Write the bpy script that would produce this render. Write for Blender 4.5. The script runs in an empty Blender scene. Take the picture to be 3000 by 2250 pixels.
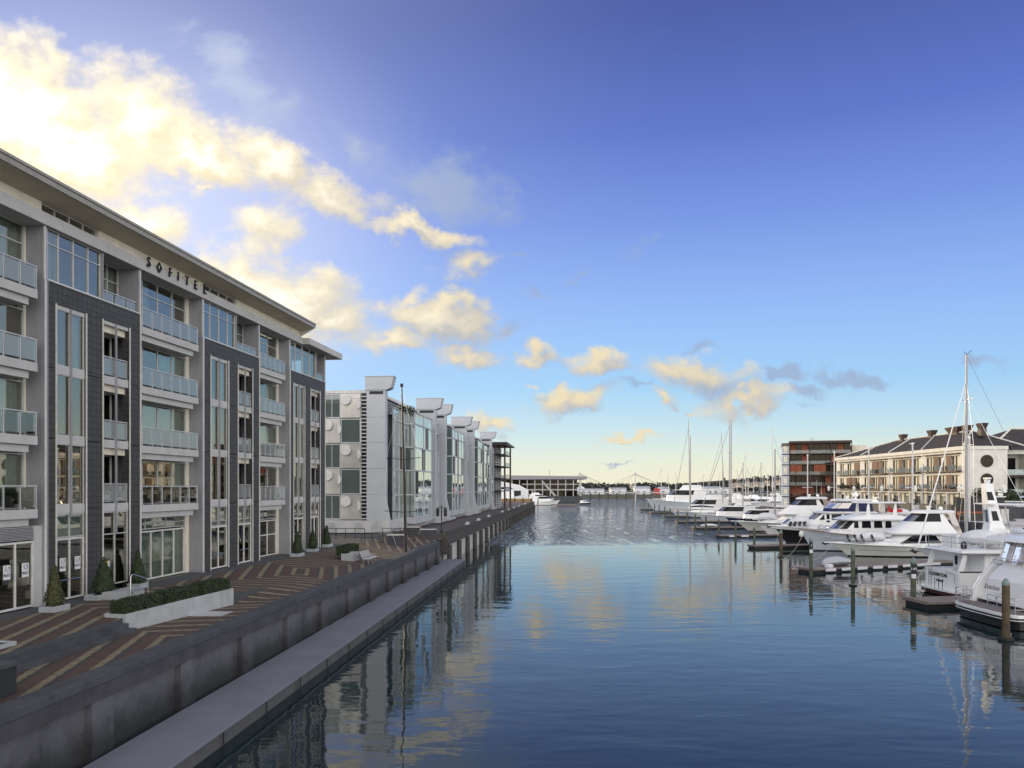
import bpy, bmesh, math, random
from mathutils import Vector, Matrix, noise as mnoise
R=math.radians; random.seed(7)
sc=bpy.context.scene; col=sc.collection
# ------------------------------------------------------------------ camera
F=2354.0; HY=1427.0; H=9.0           # focal length and horizon in photo pixels, eye height over the water
cam=bpy.data.cameras.new('camera'); co=bpy.data.objects.new('camera',cam); col.objects.link(co)
co.location=(0,0,H); co.rotation_euler=(R(90),0,0)
cam.sensor_width=36; cam.lens=36*F/3000; cam.shift_y=(HY-1125)/3000
cam.clip_start=.5; cam.clip_end=9000
sc.camera=co
sc.view_settings.view_transform='Standard'; sc.view_settings.look='None'
sc.view_settings.exposure=.22; sc.view_settings.gamma=1
sc.cycles.max_bounces=8; sc.cycles.transparent_max_bounces=10
try: sc.cycles.use_denoising=True
except Exception: pass
def srgb(r,g,b):
    f=lambda c:(c/255/12.92) if c/255<=.04045 else ((c/255+.055)/1.055)**2.4
    return (f(r),f(g),f(b),1)
# ------------------------------------------------------------------ world
SUN_EL=9.5; SUN_AZ=-43.0             # degrees, azimuth from the view axis, negative = left
w=bpy.data.worlds.new('World'); sc.world=w; w.use_nodes=True
nt=w.node_tree; nt.nodes.clear()
def nd(t,tree=None,**kw):
    n=(tree or nt).nodes.new(t)
    for k,v in kw.items(): setattr(n,k,v)
    return n
def mth(op,a,b=None,c=None,clamp=False,tree=None):
    T=tree or nt; n=T.nodes.new('ShaderNodeMath'); n.operation=op; n.use_clamp=clamp
    for i,x in enumerate((a,b,c)):
        if x is None: continue
        if isinstance(x,(int,float)): n.inputs[i].default_value=x
        else: T.links.new(x,n.inputs[i])
    return n.outputs[0]
def vmth(op,a,b=None,tree=None):
    T=tree or nt; n=T.nodes.new('ShaderNodeVectorMath'); n.operation=op
    for i,x in enumerate((a,b)):
        if x is None: continue
        if isinstance(x,(tuple,list)): n.inputs[i].default_value=x
        else: T.links.new(x,n.inputs[i])
    return n.outputs['Value'] if op in('LENGTH','DOT_PRODUCT') else n.outputs[0]
def sstep(x,a,b,tree=None):
    T=tree or nt; n=T.nodes.new('ShaderNodeMapRange'); n.interpolation_type='SMOOTHSTEP'
    T.links.new(x,n.inputs['Value']); n.inputs['From Min'].default_value=a; n.inputs['From Max'].default_value=b
    return n.outputs['Result']
def mixc(f,a,b,tree=None,mode='MIX'):
    T=tree or nt; n=T.nodes.new('ShaderNodeMix'); n.data_type='RGBA'; n.blend_type=mode
    for s,x in ((0,f),(6,a),(7,b)):
        if isinstance(x,(int,float)): n.inputs[s].default_value=x
        elif isinstance(x,tuple): n.inputs[s].default_value=x
        else: T.links.new(x,n.inputs[s])
    return n.outputs[2]
def ramp(x,stops,interp='LINEAR',tree=None):
    T=tree or nt; n=T.nodes.new('ShaderNodeValToRGB'); n.color_ramp.interpolation=interp
    e=n.color_ramp.elements
    while len(e)<len(stops): e.new(.5)
    for i,(p,c) in enumerate(stops): e[i].position=p; e[i].color=c
    T.links.new(x,n.inputs[0]); return n.outputs[0]
tc=nd('ShaderNodeTexCoord'); sp=nd('ShaderNodeSeparateXYZ'); nt.links.new(tc.outputs['Generated'],sp.inputs[0])
dx,dy,dz=sp.outputs
yy=mth('MAXIMUM',dy,.04); U=mth('DIVIDE',dx,yy); V=mth('DIVIDE',dz,yy)
front=sstep(dy,.05,.2)
cb=nd('ShaderNodeCombineXYZ'); nt.links.new(U,cb.inputs[0]); nt.links.new(V,cb.inputs[1]); P0=cb.outputs[0]
sky=nd('ShaderNodeTexSky'); sky.sky_type='NISHITA'; sky.sun_disc=False
sky.sun_elevation=R(SUN_EL); sky.sun_rotation=R(SUN_AZ); sky.air_density=1.2; sky.dust_density=1.0; sky.ozone_density=3.0
grad=ramp(dz,[(0.0,srgb(236,228,200)),(.03,srgb(224,229,210)),(.07,srgb(194,220,228)),(.12,srgb(160,204,238)),
   (.20,srgb(146,183,238)),(.31,srgb(117,146,219)),(.40,srgb(92,116,194)),(.50,srgb(76,92,162)),(.62,srgb(64,76,138)),(1,srgb(54,62,116))])
nis=vmth('SCALE',sky.outputs[0]); nis.node.inputs['Scale'].default_value=.08
skyc=mixc(.07,grad,nis)
# brighter and warmer towards the sunset on the left, deeper towards the right
lefty=mth('MULTIPLY',sstep(U,.25,-.8),front)
skyc=mixc(mth('MULTIPLY',lefty,.42),skyc,srgb(200,214,250))
skyc=mixc(mth('MULTIPLY',sstep(U,.1,.9),.28),skyc,mixc(1.0,skyc,(.74,.76,.90,1),mode='MULTIPLY'))
def noise(P,scale,detail=6,rough=.55,tree=None,dist=0):
    T=tree or nt; n=T.nodes.new('ShaderNodeTexNoise'); n.inputs['Scale'].default_value=scale
    n.inputs['Detail'].default_value=detail; n.inputs['Roughness'].default_value=rough; n.inputs['Distortion'].default_value=dist
    if P is not None: T.links.new(P,n.inputs['Vector'])
    return n
def px(x,y): return ((x*3000/2212-1500)/F,(HY-y*3000/2212)/F)
# clouds: centre x, y, radius x, y, tilt, weight  (directions in the sky, degrees of tilt)
BRIGHT=[(0,225,340,170,18,1.45),(150,315,280,125,12,1.4),(300,250,200,120,35,1.1),(430,330,200,85,22,1.15),(60,370,220,100,0,1.1),(110,120,120,60,35,.7),(580,345,170,72,28,1.1),(715,405,150,56,20,1.0),
 (320,475,110,75,10,1.0),(570,490,105,58,-20,.85),(445,416,34,22,0,.7),(610,640,215,105,12,1.35),(500,610,190,95,0,1.2),(730,690,110,70,0,.9),(640,730,160,60,10,.9),
 (905,488,175,34,14,1.05),(1010,585,70,46,15,.8),(890,630,60,34,-25,.7),(950,690,165,66,12,1.25),(1000,772,120,34,0,.95),(830,745,150,44,0,.85),
 (1160,765,62,30,10,.72),(1275,783,85,34,8,.95),(1500,805,150,48,12,1.0),(1440,790,60,26,0,.8),(1240,868,110,38,-5,1.05),(1430,858,38,18,0,.85),(1620,868,140,32,-8,.95),
 (1060,912,66,26,4,.85),(1365,944,78,12,0,.95),(1490,884,34,12,0,.7),(1150,850,30,10,0,.6)]
GREY=[(960,400,180,95,10,.85),(1090,430,80,50,25,.5),(1690,812,95,28,0,1.0),(1850,832,100,26,6,1.0),(1745,852,80,26,8,.95),(2115,782,75,28,5,.85),(1560,850,120,40,10,.7),(1330,1002,60,6,0,.7),(1530,752,60,14,0,.5),
 (1230,598,40,16,0,.55),(1120,560,40,14,0,.45),(1400,512,90,22,-8,.42),(1160,636,50,18,0,.5),(780,300,120,50,30,.5),(520,180,220,90,35,.6),(1360,840,60,12,0,.6),(1100,710,60,24,0,.5),(1750,880,60,10,0,.5)]
def field(P,blobs):
    M=None
    for (x,y,rx,ry,rot,wt) in blobs:
        u,v=px(x,y); m=nd('ShaderNodeMapping',vector_type='TEXTURE')
        m.inputs['Location'].default_value=(u,v,0); m.inputs['Rotation'].default_value=(0,0,R(-rot))
        s=3000/2212/F; m.inputs['Scale'].default_value=(rx*s,ry*s,1)
        if M is None: nt.links.new(P,m.inputs['Vector'])
        else:                                   # chained so that the shader keeps few values alive at once
            ch=nd('ShaderNodeVectorMath',operation='MULTIPLY_ADD'); nt.links.new(M,ch.inputs[0]); ch.inputs[1].default_value=(1e-7,1e-7,0); nt.links.new(P,ch.inputs[2]); nt.links.new(ch.outputs[0],m.inputs['Vector'])
        q=mth('MULTIPLY_ADD',vmth('LENGTH',m.outputs[0]),-wt,wt)
        M=q if M is None else mth('SMOOTH_MAX',M,q,.12)
    return M
def density(P,blobs,k=1.0):
    a=noise(P,9,4,.55); b=noise(P,30,8,.62)
    wv=vmth('SUBTRACT',a.outputs['Color'],(.5,.5,.5)); s1=vmth('SCALE',wv); s1.node.inputs['Scale'].default_value=.09
    wb=vmth('SUBTRACT',b.outputs['Color'],(.5,.5,.5)); s2=vmth('SCALE',wb); s2.node.inputs['Scale'].default_value=.05
    Q=vmth('ADD',P,vmth('ADD',s1,s2)); 
    fl=vmth('MULTIPLY',Q,(1,1,0))
    M=field(fl,blobs)
    st=vmth('MULTIPLY',P,(1,1.7,1))
    f=noise(st,19,9,.58).outputs['Fac']
    return mth('ADD',M,mth('MULTIPLY',mth('SUBTRACT',f,.5),1.2*k))
D1=density(P0,BRIGHT); Poff=vmth('ADD',P0,(-.012,.016,0)); D1b=density(Poff,BRIGHT)
aB=mth('MULTIPLY',sstep(D1,-.06,.74),front)
lit=mth('MULTIPLY_ADD',mth('SUBTRACT',D1,D1b),.62,.52,clamp=True)
near_sun=sstep(U,.05,-.55)                        # clouds nearer the sun are brighter
thick=sstep(D1,.35,1.3)
shade=mixc(near_sun,srgb(146,158,180),srgb(246,224,172))
sunny=mixc(near_sun,srgb(224,210,178),(1.06,.98,.80,1))
cB=mixc(lit,shade,sunny)
cB=mixc(mth('MULTIPLY',near_sun,sstep(D1,.6,1.25)),cB,(1.2,1.15,1.04,1))
D2=density(P0,GREY,.8); aG=mth('MULTIPLY',sstep(D2,.05,.7),front)
cG=mixc(near_sun,srgb(150,166,194),srgb(200,208,228))
gl=nd('ShaderNodeMapping',vector_type='TEXTURE'); gl.inputs['Location'].default_value=(-.52,.33,0); gl.inputs['Scale'].default_value=(.5,.34,1); nt.links.new(P0,gl.inputs[0])
glow=mth('MULTIPLY',sstep(vmth('LENGTH',gl.outputs[0]),1.0,.1),front)
skyc=mixc(mth('MULTIPLY',glow,.55),skyc,srgb(236,238,250))
skyc=mixc(mth('MULTIPLY',aG,.8),skyc,cG)
skyc=mixc(aB,skyc,cB)
# unseen sky behind, above and at right, brightened as added fill for shaded facades
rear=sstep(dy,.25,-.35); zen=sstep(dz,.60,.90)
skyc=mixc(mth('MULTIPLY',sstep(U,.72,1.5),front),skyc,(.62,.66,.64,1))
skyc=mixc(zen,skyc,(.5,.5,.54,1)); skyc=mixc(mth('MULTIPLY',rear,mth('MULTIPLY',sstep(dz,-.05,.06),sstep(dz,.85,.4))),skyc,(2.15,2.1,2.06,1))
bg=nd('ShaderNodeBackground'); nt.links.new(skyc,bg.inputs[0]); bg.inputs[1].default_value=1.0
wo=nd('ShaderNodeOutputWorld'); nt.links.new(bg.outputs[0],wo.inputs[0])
w.cycles.sampling_method='MANUAL'; w.cycles.sample_map_resolution=512
# ------------------------------------------------------------------ sun
sl=bpy.data.lights.new('sun','SUN'); sl.energy=2.7; sl.angle=R(.6); sl.color=(1,.77,.48)
so=bpy.data.objects.new('sun',sl); col.objects.link(so)
sv=Vector((math.sin(R(SUN_AZ))*math.cos(R(SUN_EL)),math.cos(R(SUN_AZ))*math.cos(R(SUN_EL)),math.sin(R(SUN_EL))))
so.rotation_euler=sv.to_track_quat('Z','Y').to_euler()
# ------------------------------------------------------------------ helpers
def at(x,y,z):
    Y=F*(H-z)/(y-HY); return Vector(((x-1500)/F*Y,Y,z))
def atY(x,y,Y): return Vector(((x-1500)/F*Y,Y,H-(y-HY)*Y/F))
SPLIT={'side_cladding','bay_wall','spandrel','edge_trim','frieze_panel','vent_pipe','floor_slab','rear_wall','arch','fascia','end_wall','lintel_panel','aerial','deck_locker','cradle','aft_screen','chock','boarding_post','side_transom','mullion'}
class MB:
    def __init__(s): s.v=[]; s.f=[]; s.m=[]; s.st=[]
    def add(s,vs,fs,m=0):
        o=len(s.v); s.st.append((o,len(s.f))); s.v+=[tuple(a) for a in vs]; s.f+=[[i+o for i in f] for f in fs]; s.m+=[m]*len(fs); return s
    def box(s,x0,x1,y0,y1,z0,z1,m=0):
        return s.add([(x0,y0,z0),(x1,y0,z0),(x1,y1,z0),(x0,y1,z0),(x0,y0,z1),(x1,y0,z1),(x1,y1,z1),(x0,y1,z1)],
          [(3,2,1,0),(4,5,6,7),(0,1,5,4),(1,2,6,5),(2,3,7,6),(3,0,4,7)],m)
    def quad(s,a,b,c,d,m=0): return s.add([a,b,c,d],[(0,1,2,3)],m)
    def prism(s,poly,ax,a,b,m=0):
        n=len(poly)
        mk={'z':lambda p,h:(p[0],p[1],h),'y':lambda p,h:(p[0],h,p[1]),'x':lambda p,h:(h,p[0],p[1])}[ax]
        vs=[mk(p,a) for p in poly]+[mk(p,b) for p in poly]
        fs=[list(range(n))[::-1],list(range(n,2*n))]+[(i,(i+1)%n,n+(i+1)%n,n+i) for i in range(n)]
        return s.add(vs,fs,m)
    def loft(s,rings,m=0,closed=True,c0=True,c1=True):
        n=len(rings[0]); vs=[p for r in rings for p in r]; fs=[]
        for k in range(len(rings)-1):
            for i in range(n if closed else n-1):
                j=(i+1)%n; fs.append((k*n+i,k*n+j,(k+1)*n+j,(k+1)*n+i))
        if c0: fs.append(list(range(n))[::-1])
        if c1: fs.append([(len(rings)-1)*n+i for i in range(n)])
        return s.add(vs,fs,m)
    def tube(s,p,q,r,r2=None,n=8,m=0):
        return s.path([p,q],[r,r if r2 is None else r2],n,m)
    def path(s,pts,r,n=6,m=0):
        pts=[Vector(p) for p in pts]; rings=[]
        for i,p in enumerate(pts):
            d=(pts[min(i+1,len(pts)-1)]-pts[max(i-1,0)]).normalized()
            a=d.orthogonal() if abs(d.z)>.9 else Vector((0,0,1)).cross(d); a.normalize(); b=d.cross(a)
            rr=r[i] if isinstance(r,(list,tuple)) else r
            rings.append([p+(a*math.cos(2*math.pi*k/n)+b*math.sin(2*math.pi*k/n))*rr for k in range(n)])
        return s.loft(rings,m)
    def lathe(s,prof,c=(0,0,0),n=12,m=0):
        return s.loft([[(c[0]+r*math.cos(2*math.pi*k/n),c[1]+r*math.sin(2*math.pi*k/n),c[2]+z) for k in range(n)] for r,z in prof],m)
    def ball(s,c,rx,ry=None,rz=None,n=12,k=8,m=0):
        ry=ry or rx; rz=rz or rx
        return s.loft([[(c[0]+rx*math.sin(math.pi*j/k+1e-3)*math.cos(2*math.pi*i/n),c[1]+ry*math.sin(math.pi*j/k+1e-3)*math.sin(2*math.pi*i/n),c[2]-rz*math.cos(math.pi*j/k)) for i in range(n)] for j in range(k+1)],m)
    def build(s,name,mat,parent=None,smooth=False,bevel=0,loc=None,rot=None,fix=True):
        if name in SPLIT and len(s.st)>1:            # every separate piece becomes an object of its own
            e=s.st[1:]+[(len(s.v),len(s.f))]
            for (a,b),(c,d) in zip(s.st,e):
                q=MB(); q.add(s.v[a:c],[[i-a for i in f] for f in s.f[b:d]]); q.m=s.m[b:d]; o=q.build(name,mat,parent,smooth,bevel,loc,rot,fix)
            return o
        me=bpy.data.meshes.new(name); me.from_pydata(s.v,[],s.f)
        for mm in (mat if isinstance(mat,(list,tuple)) else [mat]): me.materials.append(mm)
        for p,i in zip(me.polygons,s.m): p.material_index=i
        if fix:
            bm=bmesh.new(); bm.from_mesh(me); bmesh.ops.recalc_face_normals(bm,faces=bm.faces); bm.to_mesh(me); bm.free()
        if smooth:
            me.polygons.foreach_set('use_smooth',[True]*len(me.polygons)); me.set_sharp_from_angle(angle=R(38))
        o=bpy.data.objects.new(name,me); col.objects.link(o)
        if parent: o.parent=parent
        if loc is not None: o.location=loc
        if rot is not None: o.rotation_euler=(0,0,rot)
        if bevel:
            b=o.modifiers.new('bevel','BEVEL'); b.width=bevel; b.segments=2; b.limit_method='ANGLE'
        return o
def tag(o,label=None,cat=None,group=None,kind=None):
    if label: o['label']=label
    if cat: o['category']=cat
    if group: o['group']=group
    if kind: o['kind']=kind
    return o
def empty(name,loc,rz=0,label=None,cat=None,group=None):
    o=bpy.data.objects.new(name,None); col.objects.link(o); o.location=loc; o.rotation_euler=(0,0,rz); o.empty_display_size=.3
    return tag(o,label,cat,group)
def kids(o): return [c for c in bpy.data.objects if c.parent==o]
def copy_tree(o,parent=None):
    c=o.copy(); col.objects.link(c); c.parent=parent
    for ch in kids(o): copy_tree(ch,c)
    return c
def text_mesh(txt,size,depth=.02,shear=0,space=1.0,font=None):
    cu=bpy.data.curves.new('lettering','FONT'); cu.body=txt; cu.size=size; cu.extrude=depth/2; cu.align_x='CENTER'; cu.align_y='CENTER'; cu.shear=shear; cu.space_character=space
    cu.resolution_u=3
    o=bpy.data.objects.new('lettering',cu); col.objects.link(o)
    dg=bpy.context.evaluated_depsgraph_get(); me=bpy.data.meshes.new_from_object(o.evaluated_get(dg))
    bpy.data.objects.remove(o); return me
def lettering(name,txt,size,mat,parent,mtx,depth=.02,shear=0,space=1.0):
    me=text_mesh(txt,size,depth,shear,space); me.materials.clear(); me.materials.append(mat)
    me.transform(mtx)
    o=bpy.data.objects.new(name,me); col.objects.link(o); o.parent=parent; return o
# ------------------------------------------------------------------ materials
MATS={}
def mat(name,c,rough=.6,metal=0,var=.12,scale=3.0,bump=0,spec=None,stain=0,streak=False):
    m=bpy.data.materials.new(name); m.use_nodes=True; T=m.node_tree; b=T.nodes['Principled BSDF']
    t=T.nodes.new('ShaderNodeTexCoord'); v=t.outputs['Object']
    if streak: v=vmth('MULTIPLY',v,(3.0,3.0,.35),tree=T)
    n=noise(v,scale,5,.6,tree=T)
    d=tuple(x*(1-var) for x in c)+(1,); l=tuple(min(1,x*(1+var)) for x in c)+(1,)
    cc=ramp(n.outputs['Fac'],[(.3,d),(.7,l)],tree=T)
    if stain:
        n2=noise(vmth('MULTIPLY',t.outputs['Object'],(1.2,1.2,.25),tree=T),scale*.8,8,.7,tree=T)
        cc=mixc(mth('MULTIPLY',sstep(n2.outputs['Fac'],.5,.75,T),stain,tree=T),cc,tuple(x*.35 for x in c)+(1,),tree=T)
    T.links.new(cc,b.inputs['Base Color']); b.inputs['Roughness'].default_value=rough; b.inputs['Metallic'].default_value=metal
    T.links.new(mth('MULTIPLY_ADD',n.outputs['Fac'],.2,max(0,rough-.1),tree=T),b.inputs['Roughness'])
    if spec is not None: b.inputs['Specular IOR Level'].default_value=spec
    if bump:
        bn=T.nodes.new('ShaderNodeBump'); bn.inputs['Strength'].default_value=bump; bn.inputs['Distance'].default_value=.05
        n3=noise(t.outputs['Object'],scale*9,6,.6,tree=T)
        T.links.new(n3.outputs['Fac'],bn.inputs['Height']); T.links.new(bn.outputs[0],b.inputs['Normal'])
    MATS[name]=m; return m
def glass(name,tint,refl=1.0,trans=True,rough=.01,ior=1.5,wave=0,base=.09,haze=0):
    m=bpy.data.materials.new(name); m.use_nodes=True; T=m.node_tree; T.nodes.clear()
    o=T.nodes.new('ShaderNodeOutputMaterial'); g=T.nodes.new('ShaderNodeBsdfGlossy'); g.inputs['Roughness'].default_value=rough
    g.inputs['Color'].default_value=(refl,refl,refl,1) if isinstance(refl,(int,float)) else refl+(1,)
    if trans:
        t=T.nodes.new('ShaderNodeBsdfTransparent'); t.inputs[0].default_value=tint+(1,)
    else:
        t=T.nodes.new('ShaderNodeBsdfDiffuse'); t.inputs[0].default_value=tint+(1,)
    if haze:
        hz_=T.nodes.new('ShaderNodeBsdfDiffuse'); hz_.inputs[0].default_value=(.62,.68,.69,1); hm=T.nodes.new('ShaderNodeMixShader'); hm.inputs[0].default_value=haze
        T.links.new(t.outputs[0],hm.inputs[1]); T.links.new(hz_.outputs[0],hm.inputs[2]); t=hm
    lw=T.nodes.new('ShaderNodeFresnel'); lw.inputs[0].default_value=ior
    # two faces of a pane reflect: lift the fresnel a little
    f=mth('MULTIPLY_ADD',lw.outputs[0],.9,base,clamp=True,tree=T)
    mx=T.nodes.new('ShaderNodeMixShader'); T.links.new(f,mx.inputs[0]); T.links.new(t.outputs[0],mx.inputs[1]); T.links.new(g.outputs[0],mx.inputs[2])
    if wave:
        tcx=T.nodes.new('ShaderNodeTexCoord'); n=noise(tcx.outputs['Object'],.5,2,.5,tree=T); bn=T.nodes.new('ShaderNodeBump')
        bn.inputs['Strength'].default_value=wave; bn.inputs['Distance'].default_value=.1; T.links.new(n.outputs['Fac'],bn.inputs['Height']); T.links.new(bn.outputs[0],g.inputs['Normal'])
    T.links.new(mx.outputs[0],o.inputs[0]); MATS[name]=m; return m
M_white=mat('white_trim',(.62,.61,.59),.5,stain=.25)
M_conc=mat('light_concrete',(.47,.465,.46),.75,scale=1.2,var=.08,stain=.2,bump=.12)
M_beige=mat('beige_render',(.70,.65,.53),.75,scale=1.0,stain=.2)
M_reveal=mat('grey_cladding',(.27,.27,.29),.6,var=.1,streak=True,stain=.3)
M_soffit=mat('soffit_panel',(.58,.51,.38),.7,scale=.6)
M_roofedge=mat('roof_edge_metal',(.30,.285,.26),.5,stain=.3)
M_alu=mat('aluminium_frame',(.52,.52,.53),.4,.3)
M_darkmetal=mat('dark_steel',(.018,.018,.02),.5,.2)
M_curtain=mat('curtain_cloth',(.70,.78,.74),.9,var=.15,scale=2)
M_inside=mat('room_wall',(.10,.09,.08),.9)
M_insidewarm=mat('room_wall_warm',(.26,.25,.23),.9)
M_glass=glass('window_glass',(.46,.54,.52),refl=(.84,.82,.70),wave=.02,base=.30)
M_balglass=glass('balustrade_glass',(.74,.84,.83),refl=(.8,.82,.8),haze=.34)
M_panel=mat('pale_metal_panel',(.44,.46,.49),.5,.15,var=.05,scale=.5,stain=.12)
M_mirror=glass('mirror_glazing',(.10,.17,.18),trans=False,ior=4.0,wave=.05,base=.38,refl=(.88,.93,.92))
M_green=glass('green_glazing',(.085,.115,.108),trans=False,ior=1.5,base=.07)
M_wet=mat('wet_quay_concrete',(.105,.106,.12),.8,scale=.8,stain=.7,bump=.3)
def tide(m):          # weed and wet staining below the tide mark
    T=m.node_tree; b=T.nodes['Principled BSDF']; l=b.inputs['Base Color'].links[0].from_socket
    t=T.nodes.new('ShaderNodeTexCoord'); sz_=T.nodes.new('ShaderNodeSeparateXYZ'); T.links.new(t.outputs['Object'],sz_.inputs[0])
    n=noise(t.outputs['Object'],1.6,6,.65,tree=T); z=mth('ADD',sz_.outputs[2],mth('MULTIPLY',mth('SUBTRACT',n.outputs['Fac'],.5,tree=T),1.1,tree=T),tree=T)
    T.links.new(mixc(sstep(z,2.1,.7,T),l,mixc(1.0,l,(.22,.23,.22,1),tree=T,mode='MULTIPLY'),tree=T),b.inputs['Base Color'])
tide(M_wet)
M_coping=mat('dark_coping',(.055,.058,.066),.75,scale=.9,var=.3,stain=.4,bump=.4)
M_beam=mat('stained_beam',(.055,.055,.064),.8,scale=.8,var=.3,stain=.7,bump=.4)
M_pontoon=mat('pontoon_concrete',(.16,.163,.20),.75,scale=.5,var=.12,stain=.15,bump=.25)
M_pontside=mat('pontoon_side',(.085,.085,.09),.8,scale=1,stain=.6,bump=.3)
M_planter=mat('planter_concrete',(.36,.375,.39),.8,scale=1.3,stain=.5,bump=.2)
M_asphalt=mat('dark_paving',(.06,.065,.07),.85,scale=4,bump=.2)
M_timber=mat('wharf_timber',(.062,.057,.054),.8,scale=2,var=.35)
M_deck=mat('grey_deck_boards',(.22,.19,.17),.8,scale=2,var=.25,streak=False)
M_gel=mat('white_gelcoat',(.80,.80,.79),.22,var=.03,scale=.4)
M_gelgrey=mat('greyblue_gelcoat',(.52,.56,.62),.25,var=.03,scale=.4)
M_gelcream=mat('cream_gelcoat',(.70,.69,.65),.25,var=.04,scale=.4)
M_navy=mat('navy_canvas',(.015,.02,.07),.8)
M_blackhull=mat('black_hull',(.012,.012,.014),.3)
M_boot=mat('antifouling_black',(.02,.02,.024),.6)
M_bootred=mat('antifouling_maroon',(.06,.015,.012),.6)
M_tint=glass('tinted_boat_glass',(.008,.009,.011),trans=False,ior=1.35,base=.015,refl=(.42,.42,.42))
M_plainglass=glass('clear_balcony_glass',(.72,.76,.74),base=.03)
M_dim=glass('dim_window_glass',(.010,.009,.008),trans=False,ior=1.25,base=.015,refl=(.9,.75,.55))
M_clear=glass('clear_plastic_screen',(.42,.36,.32),trans=False,ior=1.9,wave=.5)
M_cover=mat('white_boat_cover',(.66,.67,.69),.8,scale=1.0)
M_greycover=mat('grey_boat_cover',(.42,.43,.46),.7)
M_red=mat('red_cover',(.50,.02,.03),.6)
M_teak=mat('weathered_teak',(.22,.17,.14),.75,scale=4,var=.25)
M_brass=mat('varnished_rail',(.22,.10,.04),.4)
M_steel=mat('stainless_steel',(.60,.60,.61),.25,.9)
M_mast=mat('mast_aluminium',(.30,.30,.31),.4,.4)
M_black=mat('black_plastic',(.015,.015,.016),.6)
M_rope=mat('mooring_rope',(.42,.38,.33),.9)
M_pilegreen=mat('weedy_pile',(.085,.10,.07),.85,scale=2,var=.4,stain=.5)
M_pilebrown=mat('brown_pile',(.085,.06,.036),.85,scale=1.5,var=.45,stain=.6)
M_pilecap=mat('grey_green_cap',(.17,.22,.21),.6)
M_weed=mat('weed_collar',(.012,.014,.012),.7)
M_plate=mat('white_plate',(.72,.73,.75),.5)
M_leafd=mat('dark_leaf',(.026,.042,.015),.75,var=.45,scale=6)
M_leafo=mat('olive_leaf',(.055,.058,.02),.75,var=.45,scale=6)
M_bark=mat('bark',(.10,.075,.05),.9)
M_cream=mat('cream_wall',(.66,.64,.57),.8,scale=.5,stain=.2)
M_roofdark=mat('dark_roof_sheet',(.035,.03,.03),.8,scale=1.5,var=.3)
M_shutter=mat('timber_shutter',(.15,.085,.048),.7,var=.4,scale=2,streak=True)
M_rust=mat('rust_streak',(.10,.06,.035),.9,var=.4)
M_brown=mat('dark_brown_frame',(.05,.03,.022),.6)
M_redpanel=mat('red_brown_louvre',(.30,.065,.024),.6,var=.4,scale=3)
M_darkwall=mat('olive_grey_wall',(.10,.10,.085),.8,stain=.4)
M_hill=mat('bush_hill',(.018,.025,.018),.9,var=.4,scale=.05)
M_house=mat('pale_house',(.55,.48,.38),.8)
M_skin=mat('skin',(.40,.25,.18),.6)
M_cloth=mat('dark_clothes',(.02,.02,.025),.9)
M_clothred=mat('red_clothes',(.45,.03,.03),.9)
M_orange=mat('orange_dock_timber',(.30,.16,.05),.8)
M_lamp=mat('lantern_white',(.75,.74,.70),.5)
M_yellow=mat('yellow_wood_hull',(.50,.28,.06),.4)
M_metalart=mat('brushed_metal_panel',(.56,.54,.50),.33,.55,var=.12,scale=.6)
# dark tiles with joints
def tiles(name,c,cm,w_,h_):
    m=mat(name,c,.55); T=m.node_tree; b=T.nodes['Principled BSDF']; t=T.nodes.new('ShaderNodeTexCoord')
    s=T.nodes.new('ShaderNodeSeparateXYZ'); T.links.new(t.outputs['Object'],s.inputs[0])
    k=T.nodes.new('ShaderNodeCombineXYZ'); T.links.new(mth('ADD',s.outputs[0],s.outputs[1],tree=T),k.inputs[0]); T.links.new(s.outputs[2],k.inputs[1])
    br=T.nodes.new('ShaderNodeTexBrick'); T.links.new(k.outputs[0],br.inputs['Vector']); br.offset=0
    br.inputs['Scale'].default_value=1; br.inputs['Brick Width'].default_value=w_; br.inputs['Row Height'].default_value=h_; br.inputs['Mortar Size'].default_value=.02
    br.inputs['Color1'].default_value=c+(1,); br.inputs['Color2'].default_value=tuple(x*.78 for x in c)+(1,); br.inputs['Mortar'].default_value=cm+(1,)
    T.links.new(br.outputs[0],b.inputs['Base Color']); return m
M_tile=tiles('dark_tile_cladding',(.058,.056,.055),(.014,.014,.014),.36,.31)
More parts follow.
